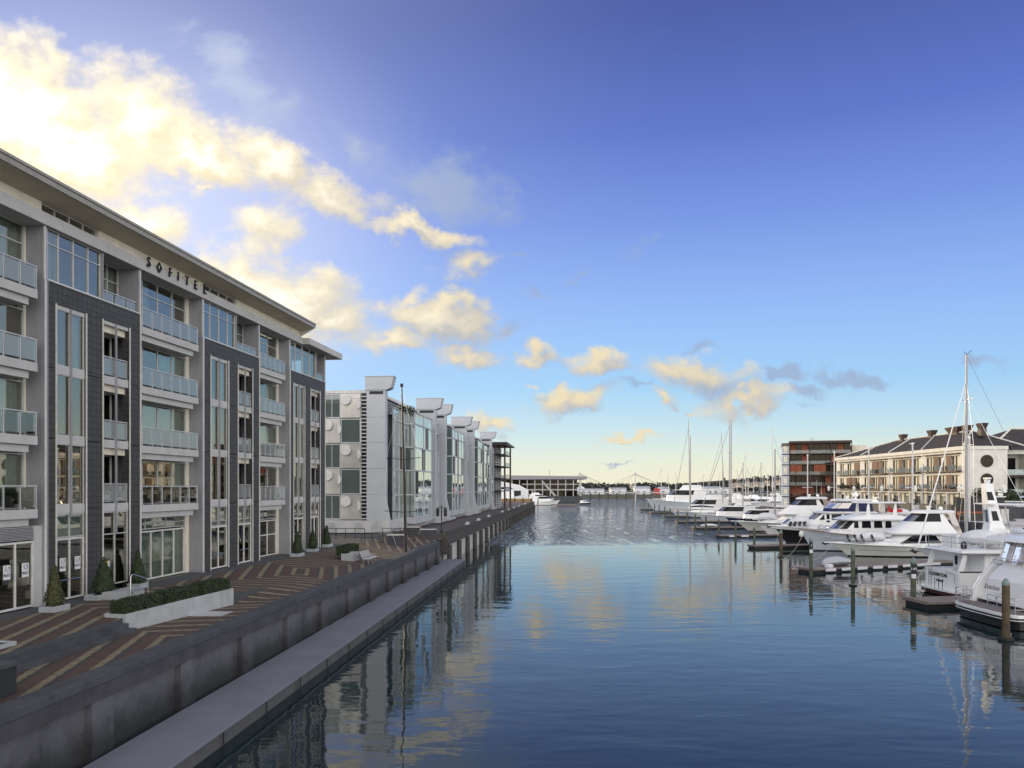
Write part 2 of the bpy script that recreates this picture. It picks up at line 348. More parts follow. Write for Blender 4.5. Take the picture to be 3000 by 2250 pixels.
# pattern paving: nested rectangles of tan, red and dark bricks
def paving():
    m=mat('patterned_brick_paving',(.1,.1,.1),.85,bump=.2); T=m.node_tree; b=T.nodes['Principled BSDF']; t=T.nodes.new('ShaderNodeTexCoord')
    mp=T.nodes.new('ShaderNodeMapping'); mp.vector_type='TEXTURE'; mp.inputs['Location'].default_value=(-14.4,54.7,0); mp.inputs['Rotation'].default_value=(0,0,R(12))
    T.links.new(t.outputs['Object'],mp.inputs[0])
    zg=noise(vmth('MULTIPLY',mp.outputs[0],(1,1,0),tree=T),3.2,2,.5,tree=T)
    q=vmth('ADD',mp.outputs[0],vmth('MULTIPLY',vmth('SUBTRACT',zg.outputs['Color'],(.5,.5,.5),tree=T),(.18,.18,0),tree=T),tree=T)
    s=T.nodes.new('ShaderNodeSeparateXYZ'); T.links.new(q,s.inputs[0])
    X=mth('ABSOLUTE',s.outputs[0],tree=T); Yw=mth('ABSOLUTE',mth('WRAP',s.outputs[1],14.2,-14.2,tree=T),tree=T)
    d=mth('MAXIMUM',mth('MULTIPLY',X,1.25,tree=T),mth('SUBTRACT',Yw,1.2,tree=T),tree=T)
    f=mth('FRACT',mth('DIVIDE',mth('ADD',d,.3,tree=T),1.2,tree=T),tree=T)
    cc=ramp(f,[(0,(.115,.06,.044,1)),(.36,(.055,.053,.052,1)),(.56,(.30,.25,.155,1)),(.84,(.10,.055,.042,1))],'CONSTANT',T)
    br=T.nodes.new('ShaderNodeTexBrick'); T.links.new(mp.outputs[0],br.inputs['Vector']); br.inputs['Scale'].default_value=1
    br.inputs['Brick Width'].default_value=.24; br.inputs['Row Height'].default_value=.12; br.inputs['Mortar Size'].default_value=.008
    br.inputs['Color1'].default_value=(1,1,1,1); br.inputs['Color2'].default_value=(.62,.62,.62,1); br.inputs['Mortar'].default_value=(.5,.5,.5,1)
    cc=mixc(1.0,cc,br.outputs[0],tree=T,mode='MULTIPLY')
    n=noise(t.outputs['Object'],.5,5,.6,tree=T); cc=mixc(mth('MULTIPLY',n.outputs['Fac'],.5,tree=T),cc,(.05,.045,.042,1),tree=T)
    T.links.new(cc,b.inputs['Base Color']); return m
M_paving=paving()
def planks(name,c,w_,ax=1):
    m=mat(name,c,.8,bump=.15); T=m.node_tree; b=T.nodes['Principled BSDF']; t=T.nodes.new('ShaderNodeTexCoord')
    s=T.nodes.new('ShaderNodeSeparateXYZ'); T.links.new(t.outputs['Object'],s.inputs[0])
    u=mth('DIVIDE',s.outputs[ax],w_,tree=T); fr=mth('FRACT',u,tree=T); fl=mth('FLOOR',u,tree=T)
    wn=T.nodes.new('ShaderNodeTexWhiteNoise'); wn.noise_dimensions='1D'; T.links.new(fl,wn.inputs['W'])
    gap=mth('LESS_THAN',fr,.06,tree=T)
    n=noise(t.outputs['Object'],1.2,5,.6,tree=T)
    v=mth('MULTIPLY_ADD',wn.outputs[0],.45,.75,tree=T); v=mth('MULTIPLY',v,mth('MULTIPLY_ADD',n.outputs['Fac'],.6,.7,tree=T),tree=T)
    v=mth('MULTIPLY',v,mth('MULTIPLY_ADD',gap,-.75,1,tree=T),tree=T)
    k=vmth('SCALE',c,tree=T); T.links.new(v,k.node.inputs['Scale'])
    T.links.new(k,b.inputs['Base Color']); return m
M_planks=planks('wharf_deck_planks',(.085,.07,.064),.22,1)
M_finger=planks('finger_deck_planks',(.23,.19,.165),.16,0)
M_teakdeck=planks('teak_deck',(.20,.17,.16),.07,1)
# ------------------------------------------------------------------ water
def water():
    m=bpy.data.materials.new('harbour_water'); m.use_nodes=True; T=m.node_tree; b=T.nodes['Principled BSDF']
    b.inputs['Roughness'].default_value=.03; b.inputs['IOR'].default_value=1.35; b.inputs['Specular Tint'].default_value=(.82,.90,.76,1)
    t=T.nodes.new('ShaderNodeTexCoord'); s=T.nodes.new('ShaderNodeSeparateXYZ'); T.links.new(t.outputs['Object'],s.inputs[0])
    nb=noise(vmth('MULTIPLY',t.outputs['Object'],(.03,.05,1),tree=T),1,3,.5,tree=T)
    cc=mixc(nb.outputs['Fac'],(.006,.015,.018,1),(.012,.027,.030,1),tree=T); T.links.new(cc,b.inputs['Base Color'])
    big=noise(vmth('MULTIPLY',t.outputs['Object'],(.22,.42,1),tree=T),1,2,.45,tree=T,dist=.4)
    mid=noise(vmth('MULTIPLY',t.outputs['Object'],(.8,1.5,1),tree=T),1,3,.5,tree=T)
    chop=noise(vmth('MULTIPLY',t.outputs['Object'],(.75,.42,1),tree=T),1,4,.6,tree=T)
    # the breeze reaches the outer fairway only
    edge=mth('ADD',s.outputs[1],mth('MULTIPLY',mth('SUBTRACT',nb.outputs['Fac'],.5,tree=T),40,tree=T),tree=T)
    wind=sstep(edge,120,152,T)
    paw=noise(vmth('MULTIPLY',t.outputs['Object'],(.55,.10,1),tree=T),1,4,.65,tree=T)
    wind=mth('MULTIPLY',wind,mth('MULTIPLY',sstep(paw.outputs['Fac'],.36,.66,T),1.8,tree=T),tree=T)
    h=mth('ADD',mth('MULTIPLY',big.outputs['Fac'],.036,tree=T),mth('MULTIPLY',mid.outputs['Fac'],.010,tree=T),tree=T)
    h=mth('ADD',h,mth('MULTIPLY',mth('MULTIPLY',chop.outputs['Fac'],.80,tree=T),wind,tree=T),tree=T)
    bn=T.nodes.new('ShaderNodeBump'); bn.inputs['Strength'].default_value=1; bn.inputs['Distance'].default_value=.75
    T.links.new(h,bn.inputs['Height']); T.links.new(bn.outputs[0],b.inputs['Normal']); return m
mb=MB(); mb.quad((-3000,-200,0),(4000,-200,0),(4000,5000,0),(-3000,5000,0))
tag(mb.build('water',water()),kind='structure')
# ================================================================== LEFT SHORE
# ---- land and quay floor
def fx(Y): return -25.94+.121*Y
def wx(Y): return -15.01+.082*Y
mb=MB(); mb.prism([(-500,-60),(wx(-60)-.8,-60),(wx(88)-.8,88),(wx(88)-4,93.6),(-500,93.6)],'z',-2,2.9)
tag(mb.build('land',M_asphalt),kind='structure')
rows=[-40,10,20,25.9,33.3,37,41,46,52,62,74,93.6]
def sx(Y): return -16.6+(Y-25.9)*.06 if Y<33.3 else (-16.156+(Y-33.3)*.234 if Y<41 else -14.35+(Y-41)*.09)
mu=MB(); ml=MB(); ma=MB()
for a,b in zip(rows,rows[1:]):
    def pts(Y):
        up=3.56; zs=3.56 if Y<=41 else max(3.16,3.56-(Y-41)*.05)
        return (fx(Y)-.3,Y,up),(fx(Y)+1.3,Y,up-.001),(sx(Y),Y,zs),(sx(Y),Y,3.0 if Y<=41 else zs-.004),(wx(Y)-.7,Y,3.0)
    p,q=pts(a),pts(b)
    ma.quad(p[0],p[1],q[1],q[0]); ma.quad(p[2],p[3],q[3],q[2]); mu.quad(p[1],p[2],q[2],q[1]); ml.quad(p[3],p[4],q[4],q[3])
ma.quad((-90,74,3.55),(fx(74)-.3,74,3.55),(fx(93.6)-.3,93.6,3.55),(-90,93.6,3.55))
tag(mu.build('terrace_paving',M_paving),kind='structure'); tag(ml.build('quay_paving',M_paving),kind='structure')
tag(ma.build('pavement',M_asphalt),kind='structure')
def along(x,y,tanv,z=0,**kw): return dict(loc=(x,y,z),rot=R(90)-math.atan(tanv))
A1=R(90)-math.atan(.082)
st=empty('terrace_steps',(-13.3,20.9,0),A1,'dark stone steps dropping from hotel terrace to the quay strip','steps')
mb=MB()   # two treads following the terrace edge
for k in range(2):
    a=[(sx(Y)+.33*k,Y) for Y in (8,25.9,33.2)]+[(sx(Y)+.33*(k+1),Y) for Y in (33.2,25.9,8)]
    inv=Matrix.Rotation(-A1,3,'Z')
    poly=[tuple((inv@Vector((x+13.3,y-20.9,0)))[:2]) for x,y in a]
    mb.prism(poly,'z',2.99,3.38-.19*k)
mb.build('tread',M_coping,st)
# ---- near quay wall
qw=empty('quay_wall',(-13.3,20.9,0),A1,'stained concrete quay wall in front of the hotel terrace','quay wall')
L=67
mb=MB(); mb.box(-60,L,0,.78,2.78,3.08); mb.build('coping',M_coping,qw,bevel=.03)
mb=MB()
x=-58
while x<L: mb.box(x,min(x+5.58,L),.035,.75,2.3,2.777); x+=5.6
mb.build('beam',M_beam,qw)
mb=MB(); mb.box(-60,L,.34,.7,-1,2.297); mb.build('wall_panel',M_wet,qw)
for k in range(-6,12):
    mb=MB(); s=4.1+5.62*k; mb.box(s,s+1.15,.09,.38,-1,2.294); mb.build('pilaster',M_wet,qw)
# ---- floating pontoon
pa=math.atan(.07)
pn=empty('pontoon',at(244,2250,.6).xy.to_3d(),R(90)-pa,'long narrow grey concrete pontoon floating beside the quay wall','pontoon')
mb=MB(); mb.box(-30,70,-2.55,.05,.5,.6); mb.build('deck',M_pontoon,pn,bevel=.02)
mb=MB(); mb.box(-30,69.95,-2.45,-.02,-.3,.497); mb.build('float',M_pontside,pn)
mb=MB()
for s in range(-28,70,4): mb.box(s,s+.05,-2.56,-2.53,.08,.5); 
mb.build('fender_joint',M_black,pn)
# ---- bare mast standing against the quay wall
b0=at(1191,1695,.6); t0=atY(1177,1132,b0.y)
ms=empty('bare_mast',b0,0,'tall thin black mast with two pairs of spreaders standing at the quay wall','mast')
mb=MB(); tv=t0-b0; mb.path([(0,0,-.3),tv*.5,tv],[.14,.12,.06],8); mb.build('mast_tube',M_darkmetal,ms,smooth=True)
for fz,wd in ((.345,1.9),(.62,1.6)):
    mb=MB(); c=tv*fz; mb.path([c+Vector((-wd,.2,.12)),c,c+Vector((wd,-.2,.18))],.035,6); mb.build('spreader',M_darkmetal,ms)
mb=MB()
for fz,wd in ((.345,1.9),(.62,1.6)): pass
for sg in (-1,1): mb.path([(0,0,.2),tv*.345+Vector((sg*1.9,-.2*sg,.15)),tv*.62+Vector((sg*1.6,-.2*sg,.15)),tv*.97],.012,4)
mb.build('shroud',M_steel,ms)
mb=MB(); mb.box(-.12,.12,-.12,.12,tv.z-.05,tv.z+.25); mb.v=[(a+tv.x,b+tv.y,c) for a,b,c in mb.v]; mb.build('masthead',M_black,ms)
# ================================================================== HOTEL
HA=R(90)-math.atan(.121)
hotel=empty('hotel',(-21.8,34.2,3.56),HA,'long grey hotel with dark tiled bays, glass balconies and a deep overhanging roof','hotel')
_ca,_sa=math.cos(HA),math.sin(HA)
def hs(p,y=0):
    x=p*3000/2212; Y=(25.94+1.0073*y)/(.121-(x-1500)/F); X=(x-1500)/F*Y
    return (X+21.8)*_ca+(Y-34.2)*_sa
FL=[0,4.4,7.7,11.0,14.3]; TOP=17.45
def window(par,s0,s1,z0,z1,y,cols=2,transom=(),cur=(),fw=.06,name='window',gl=None,frame=None):
    mb=MB(); d0,d1=y-.04,y+.06
    mb.box(s0,s0+fw,d0,d1,z0,z1); mb.box(s1-fw,s1,d0,d1,z0,z1); mb.box(s0+fw,s1-fw,d0,d1,z0,z0+fw); mb.box(s0+fw,s1-fw,d0,d1,z1-fw,z1)
    cs=[s0+(s1-s0)*(k/cols) for k in range(1,cols)] if isinstance(cols,int) else [s0+(s1-s0)*k for k in cols]
    for c in cs: mb.box(c-fw*.45,c+fw*.45,d0+.003,d1-.003,z0+fw,z1-fw)
    for t in transom: mb.box(s0+fw,s1-fw,d0+.006,d1-.006,t-fw*.45,t+fw*.45)
    f=mb.build(name,frame or M_alu,par)
    g=MB(); 
    e=[s0+fw]+cs+[s1-fw]
    for a,b in zip(e,e[1:]):
        k=random.uniform(-.004,.004); g.quad((a,y+.012+k,z0+fw),(b,y+.012-k,z0+fw),(b,y+.012-k,z1-fw),(a,y+.012+k,z1-fw))
    g.build('pane',gl or M_glass,f,fix=False)
    for (a,b) in cur:
        c=MB(); n=max(6,int((b-a)*(s1-s0)*9)); ring=[]
        for i in range(n+1):
            ring.append((s0+(s1-s0)*(a+(b-a)*i/n),y+.26+.05*math.sin(i*1.9+random.random()*.5)))
        for p,q in zip(ring,ring[1:]): c.quad((p[0],p[1],z0+.05),(q[0],q[1],z0+.05),(q[0],q[1],z1-.1),(p[0],p[1],z1-.1))
        c.build('curtain',M_curtain,f)
    return f
def railing(par,s0,s1,y,z,n,h=1.08,glass_=True,ret=None,posts=True,gm=None):
    mb=MB(); mb.box(s0,s1,y-.035,y+.035,z+h-.05,z+h)
    for k in range(n+1):
        s=s0+.03+(s1-s0-.06)*k/n
        if posts: mb.box(s-.025,s+.025,y-.025,y+.025,z,z+h-.052)
    if ret: mb.box(s1-.07,s1,y+.037,y+ret,z+h-.05,z+h)
    if glass_:
        for k in range(n):
            a=s0+.03+(s1-s0-.06)*k/n+.06; b=s0+.03+(s1-s0-.06)*(k+1)/n-.06
            mb.box(a,b,y-.008,y+.008,z+.1,z+h-.09,1)
        if ret: mb.box(s1-.045,s1-.025,y+.06,y+ret-.02,z+.1,z+h-.09,1)
    return mb.build('balustrade',[M_alu,gm or M_balglass],par)
def rc():
    k=random.random()
    if k<.25: return ((0,.42),)
    if k<.5: return ((0,.25),(.75,1))
    if k<.72: return ((0,1),)
    if k<.9: return ((.6,1),)
    return ()
pan=[(95,303,[(121,185),(222,279)]),(437,560,[(455,493),(514,545)]),(625,702,[(634,657.6),(671,691)])]
S_END=hs(702)
for i,(pa_,pb_,strips) in enumerate(pan):
    s0,s1=hs(pa_),hs(pb_); ss=[(hs(a),hs(b)) for a,b in strips]
    # dark tiled cladding, storey by storey, joints between
    mb=MB(); cols_=[(s0+.26,ss[0][0]),(ss[0][1],ss[1][0]),(ss[1][1],s1)]
    zs=FL[:]; zs[4]=14.05
    for a,b in cols_:
        for z0,z1 in zip(zs,zs[1:]): mb.box(a,b,0,.4,z0+.02,z1-.015)
    mb.box(s0+.26,s1,0,.4,14.05,14.98)
    mb.build('tiled_bay',M_tile,hotel)
    mb=MB()
    for s in (s0,): mb.box(s,s+.25,-.03,1.3,0,14.98)
    mb.box(s1-.25,s1-.002,.402,1.3,0,14.95)
    mb.box(s0,s0+.22,.02,1.3,14.983,TOP); mb.box(s1-.2,s1,-.01,1.3,14.983,TOP)
    mb.build('side_cladding',M_reveal,hotel)
    mb=MB()
    mb.box(s0-.012,s0+.075,-.075,-.032,0,15.0); mb.box(s1-.05,s1+.02,-.06,-.003,0,15.02); mb.box(s0-.012,s0+.075,-.05,.018,15.0,TOP); mb.box(s1-.09,s1+.012,-.045,-.012,15.02,TOP)
    mb.box(s0+.26,s1-.05,-.04,-.003,14.99,15.05)
    for (a,b) in ss:
        for e in (a-.045,b): mb.box(e,e+.045,-.06,-.002,0,14.05)
    mb.build('edge_trim',M_white,hotel)
    # window strips
    for j,(a,b) in enumerate(ss):
        mb=MB()
        for z in FL[1:4]: mb.box(a,b-.001,.05,.42,z-.22,z+.20)
        mb.box(a,b-.001,.05,.42,13.85,14.03)
        mb.build('spandrel',M_conc,hotel)
        mid=(a+b)/2
        mb=MB(); mb.box(mid-.045,mid+.045,-.03,.055,4.0 if (i==0 and j==0) else 3.0,14.02); mb.build('mullion_fin',M_reveal,hotel)
        lv=[(FL[k]+.20,FL[k+1]-.22) for k in (1,2)]+[(11.2,13.85)]
        for z0,z1 in lv:
            if j==0: window(hotel,a,b-.002,z0,z1,.11,2,(),rc() or ((0,.2),),fw=.035)
            else:
                window(hotel,a,b-.002,z0,z1-.35,1.05,2,(),((0,.3),) if random.random()<.5 else ())
                mb=MB(); mb.box(a,b-.002,.25,1.1,z1-.35,z1); mb.build('lintel_panel',M_beige,hotel)
                railing(hotel,a+.02,b-.02,.12,z0-.02,2,h=1.05)
        if i==0 and j==0: window(hotel,a,b-.002,3.02,4.17,.11,2,(),((0,1),))
        elif i==0: window(hotel,a,b-.002,.35,4.17,.11,2,(3.0,),())
        else: window(hotel,a,b-.002,2.85,4.17,.11,2,(3.2,),((0,1),) if i<2 else ((0,.6),))
        if not(i==0 and j==1):
            dr=window(hotel,a,b-.002,.06,2.84 if i else 3.0,.11,2,(),(),fw=.085,name='double_door',frame=M_white)
            mb=MB(); 
            for q in (-.42,.42): mb.tube((mid+q-.34,.04,1.0),(mid+q+.34,.04,1.0),.022,n=6)
            mb.build('push_bar',M_steel,dr)
    # penthouse storey: glazed front and a recessed terrace
    g0,g1=s0+.3,s0+(s1-s0)*.56; 
    if i==2: g1=s0+(s1-s0)*.74
    window(hotel,g0,g1,15.06,TOP,.12,[.20,.47,.75],(16.75,),((0,.16),(.2,.27)) if i==0 else ((0,.18),),fw=.055)
    window(hotel,g1+.1,s1-.25,14.4,TOP,1.15,3 if i<2 else 2,(16.6,),((.0,.2),(.7,1)))
    mb=MB(); mb.box(g1-.01,g1+.08,-.02,1.2,14.99,TOP); mb.build('side_cladding',M_reveal,hotel)
    railing(hotel,g1+.1,s1-.22,.1,14.99,3 if i<2 else 2,h=.62,posts=False)
# recessed balcony bays
bays=[(hs(95)-6.6,hs(95),hs(50,.9),hs(76),4,-1),(hs(303),hs(437),hs(400,.9),hs(425),4,1),(hs(560),hs(625),hs(597,.9),hs(613.5),3,2)]
for (b0_,b1_,ws,re,n,i) in bays:
    mb=MB()
    mb.box(ws,b1_,.9,1.2,0,TOP); mb.build('bay_wall',M_beige,hotel)
    for k in range(1,5):
        z=FL[k]; nx=FL[k+1] if k<4 else TOP+.75
        mb=MB(); mb.box(b0_+.03,re,-.12,.88,z-.36,z+.04); mb.box(b0_+.03,re-.35,.05,.88,z-.70,z-.363); bal=mb.build('balcony',M_conc,hotel)
        if k==4: window(hotel,b0_+.02,ws,z+.06,TOP,.9,n,(16.55,),rc() or ((0,.2),))
        else: window(hotel,b0_+.02,ws,z+.06,nx-.72,.9,n,(),rc())
        railing(bal,b0_+.05,re,-.06,z+.04,max(3,round((re-b0_)/1.0)),ret=.9,gm=M_plainglass if (k==1 and i<2) or (i<0 and k==2) else None)
    if i==1:
        f=window(hotel,b0_+.02,ws-.15,.06,2.9,.9,5,(),((0,1),),fw=.085,name='folding_door',frame=M_white)
        window(hotel,b0_+.02,ws-.1,2.98,3.66,.9,[.3,.66],(3.32,),((0,1),),gl=M_glass)
    elif i==2:
        window(hotel,b0_+.02,ws-.1,.06,2.85,.9,3,(1.7,),((0,.3),),fw=.085,name='folding_door',frame=M_white)
        window(hotel,b0_+.02,ws-.1,2.92,3.66,.9,2,(3.25,),())
    else:
        dr0=window(hotel,hs(-4),hs(76),.06,3.02,.12,2,(),(),fw=.09,name='double_door',frame=M_white)
        mb=MB(); mb.box(hs(76)+.02,b1_,.1,.5,0,3.68); mb.box(b0_,hs(-4)-.01,.1,.5,0,3.68); mb.build('bay_wall',M_conc,hotel)
        mb=MB()
        for k in range(9): mb.prism([(.02,3.09+k*.067),(.16,3.12+k*.067),(.16,3.14+k*.067),(.02,3.11+k*.067)],'x',hs(-4),hs(76))
        mb.box(hs(-4),hs(76),.17,.3,3.05,3.68,1); mb.build('louvre',[M_alu,M_darkmetal],hotel)
# body: rear walls, slabs, rooms
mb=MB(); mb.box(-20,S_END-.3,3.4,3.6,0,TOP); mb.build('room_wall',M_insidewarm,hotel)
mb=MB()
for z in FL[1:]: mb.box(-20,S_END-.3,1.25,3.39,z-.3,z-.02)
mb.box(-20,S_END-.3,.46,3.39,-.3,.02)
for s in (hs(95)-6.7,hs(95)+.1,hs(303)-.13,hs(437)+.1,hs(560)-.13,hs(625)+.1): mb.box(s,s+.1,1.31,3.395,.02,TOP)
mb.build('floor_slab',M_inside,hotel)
mb=MB(); mb.box(-20,S_END-.01,3.61,15,0,TOP+.9); mb.box(-20,hs(95)-6.62,0,3.3,0,TOP); mb.box(S_END-.2,S_END-.004,.42,3.6,0,14.9); mb.build('rear_wall',M_tile,hotel)
# roof: fascia, clerestory, soffit, roof edge
SR=hs(652)-.2
mb=MB(); mb.box(-20,SR,-.16,1.3,TOP+.003,18.02); mb.box(SR,S_END+2.6,-.75,1.3,TOP+.004,17.98); mb.box(SR+.002,S_END+2.6,1.302,14,TOP+.004,17.98)
mb.build('fascia',M_conc,hotel,bevel=.02)
mb=MB(); c0,c1,c2,c3=hs(92),hs(215),hs(440),hs(512)
for a,b in ((-20,c0),(c1,c2),(c3,SR-.1)): mb.box(a,b,.05,.5,18.023,18.62)
mb.build('frieze_panel',M_beige,hotel)
for a,b in ((c0,c1),(c2,c3)): window(hotel,a+.02,b-.02,18.03,18.5,.2,4,(),(),fw=.05)
mb=MB(); mb.prism([(.5,18.45),(.04,18.5),(-1.15,18.80),(-1.15,18.86),(.5,18.9)],'x',-20,SR); mb.build('soffit',M_soffit,hotel)
mb=MB(); mb.prism([(-1.22,18.78),(-1.16,18.78),(-1.16,18.87),(14,19.0),(14,19.2),(-1.22,19.12)],'x',-20,SR+.12)
mb.prism([(-1.23,19.02),(-1.28,19.05),(-1.28,19.17),(-1.23,19.17)],'x',-20,SR+.14)
mb.build('roof',M_roofedge,hotel)
mb=MB(); mb.prism([(-1.1,18.74),(.3,17.99),(1.3,17.99),(1.3,18.87),(-1.1,18.86)],'x',SR-.02,SR+.1); mb.build('end_panel',M_white,hotel)
# sign letters
for ch,p in zip('SOFITEL',(424,455,488,511,537,563,590)):
    s=hs(p/1.3562); mtx=Matrix.Translation((s,-.24,17.98))@Matrix.Rotation(R(90),4,'X')
    if ch=='O':
        mb=MB(); 
        o=[(0,.31),(.25,0),(0,-.31),(-.25,0)]; q=[(a*.66,b*.66) for a,b in o]
        for k in range(4):
            k2=(k+1)%4; mb.prism([(s+o[k][0],17.98+o[k][1]),(s+o[k2][0],17.98+o[k2][1]),(s+q[k2][0],17.98+q[k2][1]),(s+q[k][0],17.98+q[k][1])],'y',-.28,-.2)
        mb.build('letter',M_darkmetal,hotel)
    else: lettering('letter',ch,.78,M_darkmetal,hotel,mtx,.08)
# window stickers on the doors: white square with the drawing and name
def sticker(s,z,y):
    mb=MB(); mb.box(s-.21,s+.21,y-.012,y-.004,z-.31,z+.31)
    mb.path([(s-.13,y-.016,z+.02),(s-.03,y-.016,z+.1),(s+.06,y-.016,z+.0),(s+.15,y-.016,z+.08)],.012,4,1)
    mb.path([(s-.13,y-.016,z+.2),(s-.09,y-.016,z+.26),(s-.05,y-.016,z+.2),(s-.13,y-.016,z+.11),(s-.05,y-.016,z+.11)],.012,4,1)
    mb.path([(s+.0,y-.016,z+.25),(s+.12,y-.016,z+.25),(s+.03,y-.016,z+.12)],.012,4,1); mb.path([(s+.14,y-.016,z+.24),(s+.14,y-.016,z+.05)],.012,4,1)
    o=mb.build('door_sticker',[M_plate,M_black],hotel)
    lettering('lettering','VIADUCT',.1,M_black,o,Matrix.Translation((s,y-.018,z-.13))@Matrix.Rotation(R(90),4,'X')@Matrix.Diagonal((.95,1.9,1,1)),.006)
    return o
for a,b in ((hs(-4),hs(76)),): 
    w_=(b-a)/4
    for k in (1,3): sticker(a+w_*k,1.75,.06)
a,b=hs(121),hs(185); w_=(b-a)/4
for k in (1,3): sticker(a+w_*k,1.75,.06)
a,b=hs(222),hs(279); mb=MB(); mb.box(a+.30,a+.52,.065,.078,1.25,1.6); mb.box(a+.56,a+.66,.065,.078,1.28,1.62,1); tag(mb.build('door_sticker',[mat('yellow_notice',(.6,.5,.05),.6),M_plate],hotel),'yellow and white notice on the glass')
# small warm pendant lamps alight behind three balcony windows
M_glow=bpy.data.materials.new('pendant_glow'); M_glow.use_nodes=True; M_glow.node_tree.nodes['Principled BSDF'].inputs['Emission Color'].default_value=(1,.62,.25,1); M_glow.node_tree.nodes['Principled BSDF'].inputs['Emission Strength'].default_value=2.2
for p,z in ((386,9.6),(386,12.9),(587,9.6)):
    mb=MB(); s=hs(p,1.5); mb.ball((s,1.6,z-.45),.1,.1,.13,8,6); mb.ball((s,1.6,z-.72),.13,.13,.16,8,6); mb.build('pendant_lamp',M_glow,hotel,smooth=True)
# roof aerials
mb=MB()
for p in (688,697): s=hs(p); mb.tube((s,.3,14.98),(s,.3,15.5),.05,n=6)
mb.build('vent_pipe',M_alu,hotel)
# ---- hotel terrace furniture
def leaf_cloud(mb,n,fn,sz,m=0):
    for _ in range(n):
        c,nv=fn(); c=Vector(c); nv=(Vector(nv)+Vector([random.uniform(-.8,.8) for _ in range(3)])).normalized()
        a=nv.orthogonal().normalized(); a.rotate(Matrix.Rotation(random.uniform(0,6.3),3,nv)); b=nv.cross(a); s=sz*random.uniform(.6,1.3)
        mb.add([c-a*s,c+b*s*.5,c+a*s,c-b*s*.5],[(0,1,2,3)],m)
def cone_tree(p,h,r,label,long=None,lead='cone_shrub'):
    t=empty(lead,p,HA,label,'topiary','clipped cone shrubs along the hotel front')
    mb=MB(); mb.tube((0,0,.0),(0,0,h*.8),.03,n=6); mb.build('trunk',M_bark,t)
    mb=MB(); mb.loft([[(rr*math.cos(a*math.pi/5),rr*math.sin(a*math.pi/5),z) for a in range(10)] for rr,z in ((r*.5,.06),(r*.82,.25),(r*.62,h*.45),(r*.3,h*.75),(.03,h*.96))])
    def fn():
        u=random.random()**.7; z=h*(1-u)+.02; rr=r*(.12+.88*min(1,u*1.15))*(1 if u<.93 else .75); a=random.uniform(0,6.3); k=random.uniform(.8,1.06)
        return (rr*k*math.cos(a),rr*k*math.sin(a),z+.05),(math.cos(a),math.sin(a),.3)
    leaf_cloud(mb,1100,fn,.06)
    mb.build('foliage',M_leafo if 'olive' in label else M_leafd,t)
def trough(p,l,wd,h,label,rz=HA):
    t=empty('planter_box',p,rz,label,'planter','low concrete planters at the hotel wall')
    mb=MB(); mb.box(-l/2,l/2,-wd/2,-wd/2+.07,0,h); mb.box(-l/2,l/2,wd/2-.07,wd/2,0,h); mb.box(-l/2,-l/2+.07,-wd/2+.07,wd/2-.07,0,h); mb.box(l/2-.07,l/2,-wd/2+.07,wd/2-.07,0,h); mb.build('wall',M_planter,t,bevel=.015)
    mb=MB(); mb.box(-l/2+.07,l/2-.07,-wd/2+.07,wd/2-.07,.02,h-.06); mb.build('soil',M_asphalt,t)
for (pxx,pyy,hh,l,lab,lab2) in ((160,1790,1.75,1.05,'olive brown cone shrub between the two glass double doors','low square planter between the two double doors'),
   (303,1752,1.75,1.9,'broad dark green cone shrub left of the steel handrail','long low planter left of the steel handrail'),
   (404,1722,1.8,.8,'slim dark cone shrub just behind the steel handrail','small planter hidden behind the steel handrail'),
   (871,1630,1.75,1.2,'cone shrub before the dark tiled bay, nearest of the far three','low planter under the first of the far cone shrubs'),
   (916,1616,1.7,1.0,'cone shrub by the last doors, middle of the far three','low planter under the middle far cone shrub'),
   (957,1602,1.7,1.3,'cone shrub at the far corner of the hotel','low planter with white kerb at the far hotel corner')):
    p=at(pxx,pyy,3.56); trough(p,l,.75,.26,lab2); cone_tree(p+Vector((0,0,.2)),hh,.42 if pxx!=303 else .55,lab)
# step box with handrail
p=at(398,1745,3.56); 
t=empty('entrance_step',p,HA,'small concrete landing with a wall light at the glass door','step')
mb=MB(); mb.box(-1.6,.6,-.1,.75,0,.36); mb.build('landing',M_planter,t,bevel=.015); mb=MB(); mb.box(-.55,-.4,-.125,-.1,.14,.26); mb.build('wall_light',M_steel,t)
t=empty('handrail',p,HA,'bent stainless steel handrail beside the entrance step','handrail')
mb=MB(); mb.path([(-.75,-.2,0),(-.75,-.2,1.0),(-.7,-.2,1.1),(-.5,-.2,1.12),(.55,-.2,.8),(.75,-.2,.72),(.75,-.2,0)],.026,8); mb.build('rail',M_steel,t,smooth=True)
mb=MB(); mb.tube((-.75,-.2,.36),(.55,-.2,.33),.018,n=6); mb.build('lower_rail',M_steel,t)
